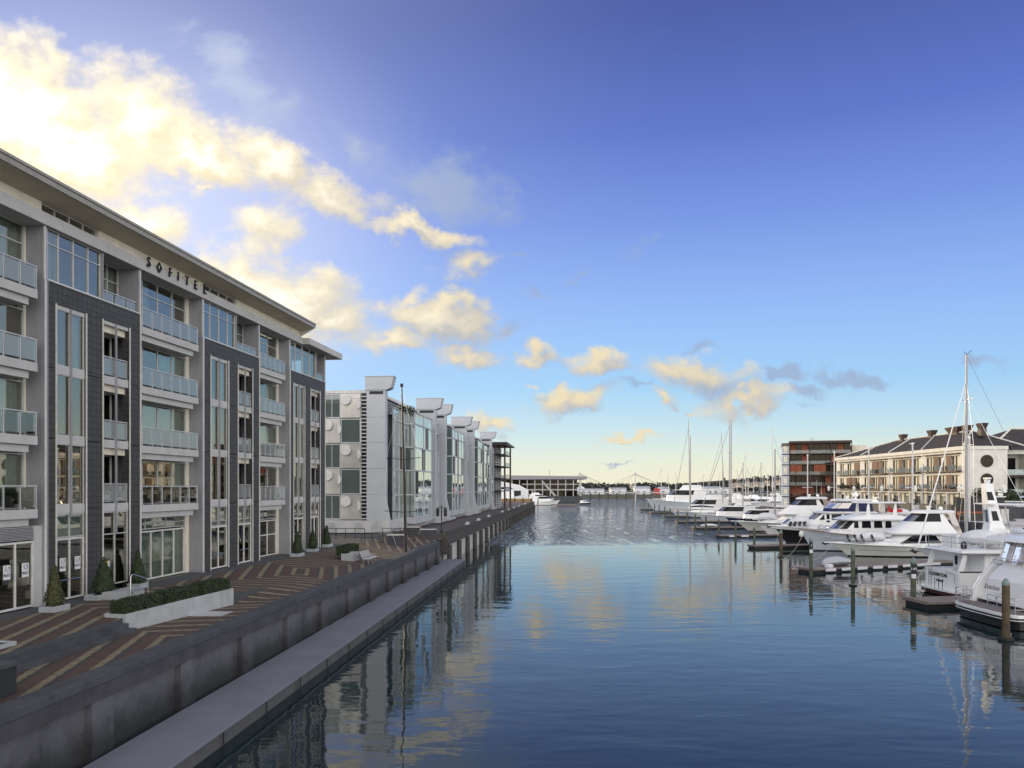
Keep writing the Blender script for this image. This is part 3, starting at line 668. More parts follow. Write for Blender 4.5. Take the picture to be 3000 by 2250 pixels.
# long white planter with three hedges
a=Vector((-16.0,33.3,3.0)); b=Vector((-14.2,41.0,3.0)); d=b-a; rz=math.atan2(d.y,d.x); l=d.length
t=empty('long_planter',a,rz,'long white concrete planter holding three clipped hedges','planter')
mb=MB(); mb.prism([(0,0),(l,0),(l,.84),(l*.5,.80),(0,.72)],'y',0,.09); mb.prism([(0,0.3),(l,.3),(l,.845),(0,.725)],'y',.95,1.04); mb.box(0,.09,.092,.948,0,.715); mb.box(l-.09,l,.092,.948,0,.83); mb.build('wall',M_planter,t,bevel=.012)
mb=MB(); mb.box(.09,l-.09,.092,.948,.5,.66); mb.build('soil',M_asphalt,t)
def hedge(par_loc,rz,x0,x1,y0,y1,z0,z1,label,grp='clipped hedges in white planters'):
    t=empty('hedge',par_loc,rz,label,'hedge',grp); mb=MB(); i=.06
    mb.box(x0+i,x1-i,y0+i,y1-i,z0-.1,z1-i,1)
    dims=(x1-x0,y1-y0,z1-z0)
    def fn():
        f=random.choice((0,1,2,2,3,3,1)); x,y,z=random.uniform(x0,x1),random.uniform(y0,y1),random.uniform(z0,z1); j=random.uniform(-.04,.035)
        if f==0: return (x0-j,y,z),(-1,0,0)
        if f==1: return (x,y0-j,z),(0,-1,0)
        if f==2: return (x,y,z1+j*1.5),(0,0,1)
        return (x,y1+j,z) if random.random()<.3 else (x,y0-j,z),(0,-1,.2)
    leaf_cloud(mb,int(1500*(dims[0]*dims[1]+dims[0]*dims[2]*2)/2.5),fn,.05)
    mb.build('foliage',[M_leafd,M_leafd],t)
for k,(u,v,la) in enumerate(((.02,.315,'nearest clipped hedge in the long white planter'),(.365,.65,'middle clipped hedge in the long white planter'),(.705,.985,'far clipped hedge in the long white planter'))):
    hedge(a,rz,l*u,l*v,.12,.9,.68,1.24+.05*k,la)
p=at(4,1945,3.0); trough(p+Vector((-.3,0,.2)),1.0,1.0,.5,'small white planter cut by the left edge of the view')
# low concrete block wall, lower left
t=empty('low_wall',(wx(20)-1.0,23.4,3.0),A1,'low grey concrete wall block ending beside the lower quay strip','wall')
mb=MB()
for k in range(8): mb.box(-.86*(k+1)+.01,-.86*k-.01,.05,.6,0,.82)
mb.build('block',M_wet,t); mb=MB(); mb.box(-7,.05,-.02,.68,.823,.95); mb.build('cap',M_coping,t,bevel=.01)
# drain grate
g=MB(); g.box(-.7,.7,-.9,.9,0,.012); tag(g.build('drain_grate',M_alu,None,loc=at(612,1798,3.008),rot=A1),'pale steel drain grate set in the paving by the long planter','drain grate')
# bench with slats, and hedge planter beside
bp=at(1085,1650,3.05)
t=empty('park_bench',bp,A1,'silver slatted park bench facing the water','bench')
mb=MB()
for k in range(5): mb.box(-1.3,1.3,-.28+k*.12,-.19+k*.12,.42,.45)
mb.build('seat',M_alu,t)
mb=MB()
for k in range(5): mb.box(-1.3,1.3,.30+k*.045,.325+k*.045,.5+k*.1,.585+k*.1)
mb.build('backrest',M_alu,t)
for s in (-1.05,0,1.05):
    mb=MB(); mb.box(s-.03,s+.03,-.25,.3,.36,.417); mb.box(s-.03,s+.03,-.2,-.14,0,.36); mb.box(s-.03,s+.03,.2,.26,0,.36); mb.build('leg',M_steel,t)
for s in (-.4,.4):
    mb=MB(); mb.path([(s,-.25,.45),(s,-.25,.66),(s,.3,.68)],.02,6); mb.build('armrest',M_steel,t)
hp=at(1030,1645,3.05)
t=empty('hedge_planter',hp,A1,'white concrete planter with a hedge behind the silver bench','planter')
mb=MB(); mb.box(-1.2,-.35,-.5,.5,0,.72); mb.box(-.3,.4,-.5,.5,0,.78); mb.box(.4,2.6,.42,1.0,0,.6); mb.build('wall',M_planter,t,bevel=.015)
mb=MB(); mb.ball((.05,-.52,.4),.09,.03,.12); mb.build('emblem',M_black,t)
hedge(hp,A1,-1.1,2.5,.1,.95,.65,1.25,'clipped hedge in the planter behind the silver bench')
# railings, cabinets and lamp on the far end of the terrace
def rail_fence(p,q,z,h,label,n):
    p=Vector(p);q=Vector(q); t=empty('railing',(p.x,p.y,z),math.atan2(q.y-p.y,q.x-p.x),label,'railing','dark steel railings at the terrace end'); l=(q-p).length
    mb=MB(); mb.box(0,l,-.03,.03,h-.06,h); mb.box(0,l,-.02,.02,h*.55,h*.55+.04); mb.box(0,l,-.02,.02,.12,.16); mb.build('rail',M_darkmetal,t)
    for k in range(n+1):
        mb=MB(); mb.box(l*k/n-.03,l*k/n+.03,-.028,.028,0,h-.062); mb.build('post',M_darkmetal,t)
rail_fence((-22.4,84),(-15.4,84),3.55,1.15,'dark railing standing beyond the far hotel corner',7)
rail_fence((-15.0,80),(-10.2,84),3.3,1.15,'dark railing slanting towards the quay corner',5)
rail_fence((-14.5,90),(-8.6,90.5),3.3,1.1,'dark railing at the back beside the wharf ramp',6)
for (x0,y0,ln,nm,lab) in ((1160,1598,1.7,'cabinet','dark grey service cabinet with white end by the railing'),(1205,1570,1.9,'cabinet','grey service cabinet against the wharf ramp'),(1255,1578,1.8,'cabinet','low grey concrete cabinet at the wharf corner')):
    p=at(x0,y0,3.2); t=empty('service_cabinet',p,A1+.2,lab,'cabinet','service cabinets at the quay end')
    mb=MB(); mb.box(-.5,.5,-ln/2,ln/2,-.3,1.0); mb.build('body',M_beam,t,bevel=.02); mb=MB(); mb.box(-.55,.55,-ln/2-.05,ln/2+.05,1.003,1.1); mb.build('lid',M_conc,t,bevel=.02)
gt=empty('gate',(-21.9,80,3.55),0,'solid dark gate panel beside the far cone shrub','gate'); mb=MB()
for k in range(12): mb.box(k*.2,k*.2+.17,0,.05,.1,1.5)
mb.box(0,2.4,.053,.1,1.3,1.4); mb.box(0,2.4,.053,.1,.2,.3); mb.build('board_panel',M_darkmetal,gt); mb=MB(); mb.box(-.12,-.005,-.02,.1,0,1.6); mb.build('post',M_darkmetal,gt)
lp=Vector((-8.3,94.6,3.6)); t=empty('street_lamp',lp,0,'black twin lantern post at the corner of the wharf','street lamp')
mb=MB(); mb.lathe([(.16,0),(.16,.3),(.07,.4),(.06,3.0),(.03,3.3)],n=8); mb.build('post',M_darkmetal,t,smooth=True)
mb=MB(); mb.path([(-.45,0,3.0),(0,0,3.05),(.45,0,3.0)],.035,6); mb.build('crossarm',M_darkmetal,t)
for s in (-.45,.45):
    mb=MB(); mb.lathe([(.12,1.95),(.19,2.05),(.2,2.75),(.12,2.95),(.05,3.0)],(s,0,0),8); mb.build('lantern',M_black,t)
# ================================================================== FAR WHARF
WA=R(90)-math.atan(.078)
wf=empty('wharf',(-7.5,94,0),WA,'long timber wharf on piles in front of the silver apartments','wharf')
mb=MB(); mb.box(0,203,.1,75,3.35,3.6); mb.build('deck',M_planks,wf)
mb=MB(); mb.box(0,203,-.02,.5,2.2,3.347); mb.box(-.4,-.001,-.02,8,1.2,3.6); mb.build('beam',M_timber,wf)
mb=MB(); mb.box(0,203,-.06,.3,3.603,3.8); mb.build('kerb_beam',M_timber,wf)
mb=MB(); mb.box(.2,202.8,.25,.6,-1,2.197); mb.box(.6,202,.6,70,-1,3.0); mb.build('wall_panel',M_conc,wf)
for k in range(26):
    mb=MB(); mb.tube((1+k*8.05,-.02,-1.5),(1+k*8.05,-.02,2.19),.33,n=8); mb.build('pile',M_timber,wf)
for k,s in enumerate((18,31,46,72,88,104,122,150)):
    mb=MB(); mb.box(-.9,.9,-.2,.2,0,.22); mb.prism([(-.6,.22),(.6,.22),(.4,.36),(-.4,.36)],'y',-.16,.16); o=mb.build('mooring_timber',M_conc,None,loc=Vector((-7.5,94,3.8))+Vector((math.cos(WA)*s-.1*math.sin(WA),math.sin(WA)*s+.1*math.cos(WA),0)),rot=WA)
    tag(o,['first','second','third','fourth','fifth','sixth','seventh','last'][k]+' pale mooring timber along the wharf edge, counted from the lamp post','mooring block','pale mooring timbers on the wharf edge')
# ================================================================== APARTMENTS
AA=R(90)-math.atan(.09)
ap=empty('apartment_building',(-14.7,95.5,3.6),AA,'silver glazed apartment block with white flared towers along the wharf','apartments')
def ad(Y): return (Y-95.5)/math.cos(math.atan(.09))
Z5=[1.5,4.5,7.6,10.6,13.6]
mb=MB(); mb.box(-1.5,ad(196),-.5,12,0,1.42); mb.build('plinth',M_conc,ap)
# carved relief on the plinth: rings and bars
mb=MB()
for (yy_,r0) in ((1.0,.68),(3.2,.5),(6.5,.6)):
    for r in (r0,r0*.72,r0*.44,r0*.2):
        ring=[]
        for a in range(21): ring.append((-1.52,yy_+r*math.cos(a*math.pi/10),.72+r*math.sin(a*math.pi/10)))
        mb.path(ring,.045,5)
for k in range(46):
    s=2+k*1.75
    if k%3==0: mb.path([(s+.5*math.cos(a*math.pi/8),-.52,.15+1.0*math.sin(a*math.pi/8)) for a in range(9)],.045,5); 
    else: mb.box(s-.1,s+.02,-.545,-.502,.1,1.2); mb.box(s+.4,s+.5,-.545,-.502,.1,.9+.3*(k%2))
mb.build('relief_carving',M_conc,ap)
# end wall of panels and windows
mb=MB(); mb.box(.05,ad(196),2.25,12,1.42,16.6); mb.build('core_wall',M_panel,ap)
mb=MB(); mb.box(-.1,ad(194),1.6,12,16.6,16.95); mb.build('parapet',M_white,ap)
zr=[1.5,4.5,7.6,10.6,13.6,16.6]
cols3=[(3.35,5.75),(5.8,7.9),(7.95,10.2)]
for ci,(y0,y1) in enumerate(cols3):
    for r in range(5):
        z0,z1=zr[r]+.06,zr[r+1]-.06
        if (r+ci)%2==0:
            mb=MB(); mb.box(-.25,.04,y0,y1,z0,z1); pnl=mb.build('metal_panel',M_metalart,ap,bevel=.02)
            mb=MB(); w_=y1-y0
            mb.loft([[(xx,y0+w_*.72+.62*math.cos(a*math.pi/12),z1-.75+.62*math.sin(a*math.pi/12)) for a in range(24)] for xx in (-.52,-.252)])
            mb.loft([[(xx,y0+w_*.12+.1*0+.45*math.cos(a*math.pi/12+1.57)-(.0),z1-1.25+.6*math.sin(a*math.pi/12+1.57)) for a in range(13)] for xx in (-.46,-.252)])
            mb.box(-.3,-.252,y0+.1,y0+w_*.45,z1-.62,z1-.56); mb.box(-.3,-.252,y0+w_*.68,y0+w_*.71,z0+.05,z1-1.4)
            mb.build('raised_disc',M_white,pnl,bevel=.03)
        else:
            f=MB(); f.box(-.1,.04,y0,y0+.1,z0,z1); f.box(-.1,.04,y1-.1,y1,z0,z1); f.box(-.1,.04,y0+.1,y1-.1,z0,z0+.1); f.box(-.1,.04,y0+.1,y1-.1,z1-.1,z1)
            if ci: f.box(-.08,.04,(y0+y1)/2-.03,(y0+y1)/2+.03,z0+.1,z1-.1)
            fr=f.build('window',M_alu,ap); g=MB(); g.quad((-.03,y0+.1,z0+.1),(-.03,y1-.1,z0+.1),(-.03,y1-.1,z1-.1),(-.03,y0+.1,z1-.1)); g.build('pane',M_green,fr)
mb=MB()
for k in range(34): mb.box(-.2,-.02,2.35,3.25,1.6+k*.44,1.72+k*.44)
mb.box(-.16,.0,3.25,3.33,1.5,16.55); mb.box(.0,.045,2.27,3.245,1.5,16.55,1); mb.build('louvre',[M_white,M_darkmetal],ap)
# glazed bays
def glz(Y0,Y1,y,name='glazed_bay',ret=False,top=15.0):
    s0,s1=ad(Y0),ad(Y1)
    mb=MB()
    for r in range(5):
        z=zr[r]; mb.box(s0,s1,y-.06,y+.12,z-.16,z+.02)
    mb.box(s0,s1,y-.06,y+.12,top-.06,top); mb.box(s0,s0+.08,y-.05,y+.12,1.53,top-.062); mb.box(s1-.08,s1,y-.05,y+.12,1.53,top-.062); mb.box((s0+s1)/2-.03,(s0+s1)/2+.03,y-.04,y+.1,1.53,top-.062)
    if y<-.5: mb.box(s0+.1,s1-.1,y+.13,2.2,top-.2,top-.05); mb.box(s0,s1,y-.1,2.2,-.6+1.3,1.33)
    b=mb.build(name,M_panel,ap)
    n=max(2,int((s1-s0)/2.2))
    for r in range(5):
        z0=zr[r]+.02; z1=(zr[r+1]-.16) if r<4 else top-.06
        g=MB(); hole=random.randrange(n) if (random.random()<.45 and r in(1,2,3)) else -1
        for k in range(n):
            a,c=s0+(s1-s0)*k/n+.02,s0+(s1-s0)*(k+1)/n-.02; t=random.uniform(-.01,.01)
            if k==hole: g.quad((a,y+.5,z0),(c,y+.5,z0),(c,y+.5,z1),(a,y+.5,z1),1); continue
            g.quad((a,y+.04+t,z0),(c,y+.04-t,z0),(c,y+.04-t,z1),(a,y+.04+t,z1))
        g.build('pane',[M_mirror,M_inside],b,fix=False)
    if ret:
        g=MB()
        for r in range(5):
            z0=zr[r]+.02; z1=(zr[r+1]-.16) if r<4 else top-.06
            g.quad((s0-.01,y+.12,z0),(s0-.01,1.2,z0),(s0-.01,1.2,z1),(s0-.01,y+.12,z1))
        g.build('side_glazing',M_green,b,fix=False)
        mb=MB()
        for r in range(5): mb.box(s0-.06,s0+.02,y+.125,1.2,zr[r]-.16,zr[r]+.02)
        mb.build('side_transom',M_conc,b)
for a in ((97,103.3,-.25,False),(103.3,114.8,-1.55,True),(118.4,123.6,-.9,False),(127.4,133,-.3,False),(133,138.5,-1.5,True),(139.5,145.6,-1.5,False),(149.4,155.6,-.9,False),(159.4,165,-.3,False),(165,172,-1.5,True),(173,175,-.3,False),(175,185,-1.5,True),(189.4,195.5,-1.2,False)):
    glz(a[0],a[1],a[2],ret=a[3])
mb=MB(); mb.box(.3,ad(195),1.9,2.2,15.0,16.58); mb.build('clerestory',M_darkmetal,ap)
mb=MB()
for k in range(5): mb.box(.2,ad(195),1.8,1.88,15.1+k*.28,15.18+k*.28)
mb.build('louvre',M_alu,ap)
mb=MB(); mb.box(.3,ad(195),-.1,1.2,.8,1.4); mb.build('sill',M_white,ap)
# roof-terrace plants
pl=MB(); 
def fn_(): return (ad(103)+random.uniform(-.5,2.0),random.uniform(-1.2,.6),15+random.uniform(0,.8)),(0,0,1)
leaf_cloud(pl,300,fn_,.14); tag(pl.build('roof_plants',M_leafd),'green shrubs growing on the apartment roof terrace','plants',kind='stuff'); o=bpy.data.objects['roof_plants']; o.location=ap.location; o.rotation_euler=ap.rotation_euler
# towers
def tower(Y,y0,y1,ht,first=False):
    s=ad(Y); e=s+1.1
    mb=MB(); z=1.5; zz=[1.42,4.5,7.55,10.6,13.6,ht-1.4] 
    for a,c in zip(zz,zz[1:]): mb.box(s,e,y0,y1,a+.012,c-.012)
    t=mb.build('tower',M_panel,ap)
    mb=MB(); mb.prism([(y1+.15,ht-1.55),(y0-.15,ht-1.55),(y0-.7,ht-1.3),(y0-1.0,ht),(y1+.15,ht)],'x',s-.12,e+.2); mb.box(s-.18,e+.26,y0-1.05,y1+.2,ht,ht+.08); mb.build('tower_cap',M_panel,t)
    mb=MB(); mb.box(s-.03,s+.05,y0+.25,y1-.35,ht-2.05,ht-1.7); mb.build('vent',M_black,t)
    mb=MB(); mb.prism([(y0-.005,4.45),(y0-.75,.55),(y0-.75,.2),(y0+.1,.2),(y0+.1,4.45)],'x',s+.02,s+.4); mb.box(s+.402,s+5.4,y0-.72,y0-.1,.3,.55); mb.build('flared_leg',M_panel,t)
tower(94.1,.02,2.25,18.35)
for Y,dh in ((116.4,0),(125,0),(147,0),(157,0),(187,0)): tower(Y,-1.75,.9,18.2)
# end pavilion with overhanging roof
pv=empty('end_pavilion',(-14.7,95.5,3.6),AA,'dark steel framed balcony tower with a thin overhanging roof at the wharf end','pavilion')
s0,s1=ad(199),ad(214)
mb=MB(); mb.prism([(s0-3,15.6),(s1+3,15.9),(s1+3,16.2),(s0-3,16.4)],'y',-4.5,10); mb.build('roof',M_darkmetal,pv)
for s in (s0,s1):
    for y in (-3.6,): 
        mb=MB(); mb.box(s-.2,s+.2,y-.2,y+.2,0,15.7); mb.build('column',M_brown,pv)
mb=MB(); mb.box(s0+.3,s1,-1.2,9,0,15.6); mb.build('wall',M_conc,pv)
for z in Z5[1:]:
    mb=MB(); mb.box(s0-.5,s1,-3.6,-1.2,z-.2,z); b=mb.build('balcony',M_darkmetal,pv); mb=MB(); mb.box(s0-.5,s1,-3.6,-3.55,z+.05,z+1.0); mb.build('glass_panel',M_balglass,b)
mb=MB()
for k in range(30): mb.box(s0-1.0,s0-.9,-2.6,-.9,.6+k*.5,.72+k*.5)
for y in (-2.6,-2.0,-1.4,-.95): mb.box(s0-1.02,s0-.88,y,y+.08,0,15.6)
mb.build('screen',M_darkmetal,pv)
# ================================================================== BOAT PARTS
def outline(xa,xf,hw,nose,m=6,k=12,p=2.3):
    pts=[(xa+(xf-nose-xa)*i/m,-hw) for i in range(m+1)]
    for j in range(1,k):
        a=-math.pi/2+math.pi*j/k; c,s=math.cos(a),math.sin(a)
        pts.append((xf-nose+nose*abs(c)**(2/p),hw*(1 if s>0 else -1)*abs(s)**(2/p)))
    return pts+[(xa+(xf-nose-xa)*(m-i)/m,hw) for i in range(m+1)]
def lv_at(levels,z):
    for a,b in zip(levels,levels[1:]):
        if a[0]<=z<=b[0]+1e-6:
            t=(z-a[0])/(b[0]-a[0]); return [a[i]+(b[i]-a[i])*t for i in range(5)]
    return list(levels[-1])
def house(par,name,m,levels,bevel=0,smooth=True):
    mb=MB(); mb.loft([[(x,y,l[0]) for x,y in outline(*l[1:5])] for l in levels]); return mb.build(name,m,par,smooth=smooth,bevel=bevel)
def band(par,name,m,levels,za,zb,i0=0,i1=24,off=.015,mull=(),frame=None):
    rings=[]
    for z in (za,zb):
        l=lv_at(levels,z); o=outline(*l[1:5]); cx=(l[1]+l[2])/2
        r=[]
        for i,(x,y) in enumerate(o):
            ln=math.hypot((x-cx)*.4,y) or 1; r.append((x+off*(x-cx)*.4/ln,y+off*y/ln,z))
        rings.append(r)
    mb=MB(); 
    for i in range(i0,i1): mb.quad(rings[0][i],rings[0][i+1],rings[1][i+1],rings[1][i])
    o=mb.build(name,m,par,smooth=True)
    if mull:
        mm=MB()
        for i in mull: mm.tube(Vector(rings[0][i]),Vector(rings[1][i]),.035,n=5)
        mm.build('mullion',frame or M_gel,o)
    return o
def side_win(par,levels,poly,m=None,name='window',off=.02,sides=(1,-1)):
    mb=MB()
    for s in sides: mb.add([(x,s*(lv_at(levels,z)[3]+off),z) for x,z in poly],[tuple(range(len(poly)))])
    return mb.build(name,m or M_tint,par)
class Hull:
    def __init__(s,par,L,B,fs,fb,rake,top,boot=None,stripe=None,bootz=.14,blunt=2.4,cap=None,name='hull'):
        s.L,s.B,s.fs,s.fb,s.rake,s.bl=L,B,fs,fb,rake,blunt
        boot=boot or M_boot; n=20; rings=[]
        for k in range(n+1):
            t=k/n; S=s.sz(t); bs=s.bs(t); bw=B/2*.92*(1-max(0,(t-.25)/.75)**1.9)+.012
            prof=[(S,bs),(S*.82,bw+(bs-bw)*.66),(S*.5,bw+(bs-bw)*.28),(bootz,bw),(-.02,bw*.97),(-.5,bw*.55)]
            r=[(s.xx(t,z,S),y,z) for z,y in prof]; rings.append(r+[(x,-y,z) for x,y,z in r[::-1]])
        mb=MB(); N=len(rings[0])
        for k in range(n):
            for i in range(N-1):
                mi=0
                if i in(3,4,5,6,7): mi=1
                if stripe and i in(0,N-2): mi=2
                mb.add([rings[k][i],rings[k][i+1],rings[k+1][i+1],rings[k+1][i]],[(0,1,2,3)],mi)
        mb.add(rings[0],[tuple(range(N))],0)
        s.o=mb.build(name,[top,boot,stripe or top],par,smooth=True)
        mb=MB()
        for k in range(n): mb.quad(*[(rings[k][0][0],rings[k][0][1]*.985,rings[k][0][2]-.04),(rings[k][N-1][0],rings[k][N-1][1]*.985,rings[k][0][2]-.04),(rings[k+1][N-1][0],rings[k+1][N-1][1]*.985,rings[k+1][0][2]-.04),(rings[k+1][0][0],rings[k+1][0][1]*.985,rings[k+1][0][2]-.04)])
        mb.build('deck',M_gel,par)
        mb=MB()
        pts=[s.sh(k/16,1) for k in range(17)]+[s.sh(1-k/16,-1) for k in range(1,17)]
        mb.path(pts,.055,6); mb.build('rubbing_strake',cap or M_gel,par)
    def sz(s,t): return s.fs+(s.fb-s.fs)*t**1.8
    def bs(s,t): return s.B/2*(1-max(0,(t-.4)/.6)**s.bl)*(.94+.06*min(1,t/.3))+.02
    def xx(s,t,z,S): return (s.L-s.rake)*t+s.rake*t*(max(0,z)/S)**1.1
    def sh(s,t,side,h=0,inn=0): return Vector((s.L*t,side*(s.bs(t)-inn),s.sz(t)+h))
def bowrail(par,h,t0=.4,ht=.7,inn=.12,n=7,r=.022):
    mb=MB(); T=[t0+(.985-t0)*k/10 for k in range(11)]
    mb.path([h.sh(t,1,ht,inn) for t in T]+[h.sh(t,-1,ht,inn) for t in T[::-1]],r,5)
    for s in (1,-1):
        for k in range(n):
            t=t0+(.97-t0)*k/(n-1); mb.tube(h.sh(t,s,-.02,inn),h.sh(t,s,ht,inn),r*.8,n=5)
    return mb.build('bow_rail',M_steel,par)
def pulpit(par,h,l=1.1,dark=True):
    b=h.sh(1,0); mb=MB(); mb.prism([(b.x-1.6,-.35),(b.x+l,-.16),(b.x+l,.16),(b.x-1.6,.35)],'z',b.z-.02,b.z+.12); mb.build('bow_pulpit',M_gel,par,bevel=.02)
    mb=MB(); mb.path([(b.x+l+.15,0,b.z+.05),(b.x+l-.2,0,b.z-.12),(b.x+l-.7,0,b.z-.1)],.07,6); mb.prism([(b.x+l-.1,b.z-.3),(b.x+l+.3,b.z-.02),(b.x+l-.5,b.z-.15)],'y',-.18,.18); mb.build('anchor',M_darkmetal if dark else M_steel,par)
def radar(par,x,z,w_=1.3,m=None):
    mb=MB(); mb.lathe([(.18,0),(.24,.12),(.24,.3),(.1,.36)],(x,0,z),10); mb.box(x-.09,x+.09,-w_/2,w_/2,z+.37,z+.5); mb.build('radar',m or M_gel,par,smooth=True)
def dome(par,x,y,z,r=.3):
    mb=MB(); mb.lathe([(r*.5,0),(r*.95,r*.3),(r,r*.9),(r*.8,r*1.5),(r*.35,r*1.85),(.02,r*1.95)],(x,y,z),12); mb.build('antenna_dome',M_gel,par,smooth=True)
def whip(par,x,y,z,h,r=.02,lean=0):
    mb=MB(); mb.tube((x,y,z),(x-lean,y,z+h),r,r*.5,6); mb.build('whip_aerial',M_gel,par)
def loc(root,x,y,z): return root.matrix_basis@Vector((x,y,z))
def dinghy(p,rz,l,wd,h,m,label,cat='dinghy',group=None,name='covered_dinghy'):
    t=empty(name,p,rz,label,cat,group); rings=[]
    for k in range(13):
        u=k/12; w_=wd/2*(max(.03,1-abs(2*u-1)**3.2)); hh=h*(.35+.65*math.sin(math.pi*min(1,u*1.05+.05))**.6)*(1 if 0<k<12 else .7)
        rings.append([(l*(u-.5),w_*math.cos(a*math.pi/6)*(1.0),max(0,hh*(.45+.55*math.sin(a*math.pi/6))) if a<=6 else hh*.45*(1+math.sin(a*math.pi/6)*.9)) for a in range(12)])
    mb=MB(); mb.loft(rings); mb.build('cover',m,t,smooth=True)
    mb=MB(); mb.box(-l*.3,-l*.26,-wd*.3,wd*.3,-.14,.12); mb.box(l*.22,l*.26,-wd*.3,wd*.3,-.14,.12); mb.build('chock',M_greycover,t); return t
def sport(root,k=1.0,pennants=False):
    S=lambda *a:tuple(x*k for x in a)
    h=Hull(root,17*k,4.9*k,1.3*k,1.75*k,2.2*k,M_gelcream,cap=M_gel); pulpit(root,h,1.0*k)
    mb=MB(); 
    for s in (1,-1): mb.path([Vector((17*k*t,s*(h.bs(t)*.97+.02),h.sz(t)*.55)) for t in [i/12 for i in range(1,11)]],.02,4)
    mb.build('hull_stripe',M_darkmetal,root)
    house(root,'foredeck_coaming',M_gel,[S(1.2,6,14.2,1.7,4.5),S(1.75,6,13.0,1.5,4),S(1.95,6,11.8,1.25,3.4)])
    main=[S(1.2,3,10.2,2.1,2.6),S(1.7,3,10.0,2.05,2.6),S(2.95,3,8.4,1.9,1.9)]
    house(root,'main_cabin',M_gel,main)
    w1=side_win(root,main,[(9.0*k,1.78*k),(7.2*k,2.85*k),(4.4*k,2.85*k),(3.6*k,1.78*k)])
    mb=MB(); 
    for s in (1,-1): mb.box(5.6*k,5.7*k,s*2.02*k-.02,s*2.02*k+.03*s,1.8*k,2.84*k)
    mb.build('window_post',M_gel,w1)
    fly=[S(2.85,1.9,9.6,2.25,2.4),S(3.05,1.7,9.8,2.35,2.5),S(4.5,2.6,7.5,1.85,2.0),S(5.65,3.2,6.1,1.6,1.6)]
    house(root,'flybridge',M_gel,fly)
    band(root,'windscreen',M_tint,fly,4.55*k,5.6*k,2,22,.02,mull=(6,9,12,15,18),frame=M_black)
    house(root,'hardtop',M_gel,[S(5.6,2.0,6.5,1.85,1.8),S(5.8,1.7,6.3,1.9,1.8),S(6.0,1.9,5.6,1.6,1.6)])
    mb=MB()
    for s in (1,-1): mb.prism(S(1.4,0)and[(1.75*k,2.9*k),(.8*k,2.9*k),(1.9*k,5.6*k),(2.7*k,5.6*k)],'y',s*1.9*k-.04,s*1.9*k+.04)
    mb.build('aft_screen',M_clear,root)
    radar(root,4.2*k,6.02*k,1.2*k); dome(root,3.0*k,.7*k,6.0*k,.26*k); whip(root,2.5*k,-1.1*k,6*k,3.0*k); whip(root,2.5*k,1.1*k,6*k,2.4*k)
    bowrail(root,h,.42,.55*k)
    mb=MB(); mb.box(.2*k,3*k,-2*k,2*k,.9*k,1.2*k); mb.build('cockpit',M_gel,root)
    return h
# ---- white sport cruiser in the near row
RB=math.pi
b3=empty('sport_cruiser',(58.7,105.2,0),RB+.02,'white sport cruiser with tall enclosed flybridge and black flags on its foredeck','motor boat','motor boats berthed bow out')
h3=sport(b3)
for k,(xx_,yy_) in enumerate(((15.2,.9),(14.3,1.0),(13.5,1.2),(12.2,1.35))):
    mb=MB(); mb.tube((xx_,yy_,1.6),(xx_,yy_,2.75),.025,n=6); f=mb.build('flag_staff',M_steel,b3)
    mb=MB(); mb.prism([(xx_+.28,2.8),(xx_+.12,2.95),(xx_-.25,2.25),(xx_-.3,1.85),(xx_-.08,1.95),(xx_+.2,2.5)],'y',yy_-.06,yy_+.06); mb.prism([(xx_+.05,2.4),(xx_+.1,2.47),(xx_-.2,2.3),(xx_-.2,2.22)],'y',yy_-.07,yy_+.07,1); mb.build('flag',[M_black,M_plate],f)
dinghy(loc(b3,12.2,.2,1.95),RB,4.6,1.9,1.25,M_cover,'white covered dinghy on the foredeck of the flagged sport cruiser')
mb=MB(); mb.box(2.6,3.4,1.9,2.3,1.3,2.5); mb.build('life_raft',M_red,b3); mb=MB(); mb.ball((9.9,.9,1.95),.75,.5,.35); mb.build('deck_locker',M_gel,b3,smooth=True)
# ---- sleek sport cruiser further off
b6=empty('sport_cruiser',(65.6,164,0),RB,'white sport cruiser behind the black hulled boat, wraparound dark glass, cream topsides','motor boat','motor boats berthed bow out')
sport(b6,1.17)
dinghy(loc(b6,14.1,.2,2.3),RB,5,2.1,1.5,M_cover,'white covered dinghy on the foredeck of the farther sport cruiser')
# ---- blue-grey classic yacht
b4=empty('classic_yacht',(57.2,114.2,0),RB+.02,'blue grey classic motor yacht with brown rail, dark raked windscreen and arch hardtop','motor yacht','motor boats berthed bow out')
h4=Hull(b4,16.6,5.1,1.9,3.05,2.0,M_gelgrey,cap=M_brass,stripe=M_gelgrey,blunt=2.9)
house(b4,'trunk_cabin',M_gel,[(2.1,3,13.6,1.9,4),(2.9,3,12.4,1.7,3.2),(3.05,3,11.8,1.5,3)])
mn=[(2.0,1.5,12.0,2.1,1.3),(3.1,1.5,11.9,2.1,1.3),(4.35,1.5,10.4,2.0,1.1)]
house(b4,'deck_house',M_gel,mn); band(b4,'windscreen',M_tint,mn,3.15,4.3,6,18,.02,mull=(9,12,15))
for (a,b) in ((9.6,8.95),(8.5,7.2),(6.8,5.6),(5.2,4.3)): side_win(b4,mn,[(a,3.3),(a-.05,4.25),(b+.05,4.25),(b,3.3)])
house(b4,'roof',M_gel,[(4.33,.6,11.3,2.35,1.6),(4.5,.4,11.5,2.4,1.6),(4.95,2.5,10.0,2.1,2.4),(5.2,4.0,8.4,1.6,2.0)])
for xx_ in (7.4,3.6):
    mb=MB()
    for s in (1,-1): mb.prism([(xx_-.25,4.9),(xx_+.35,4.9),(xx_+.1,6.75),(xx_-.1,6.75)],'y',s*1.7-.09,s*1.7+.09)
    mb.build('arch',M_gel,b4)
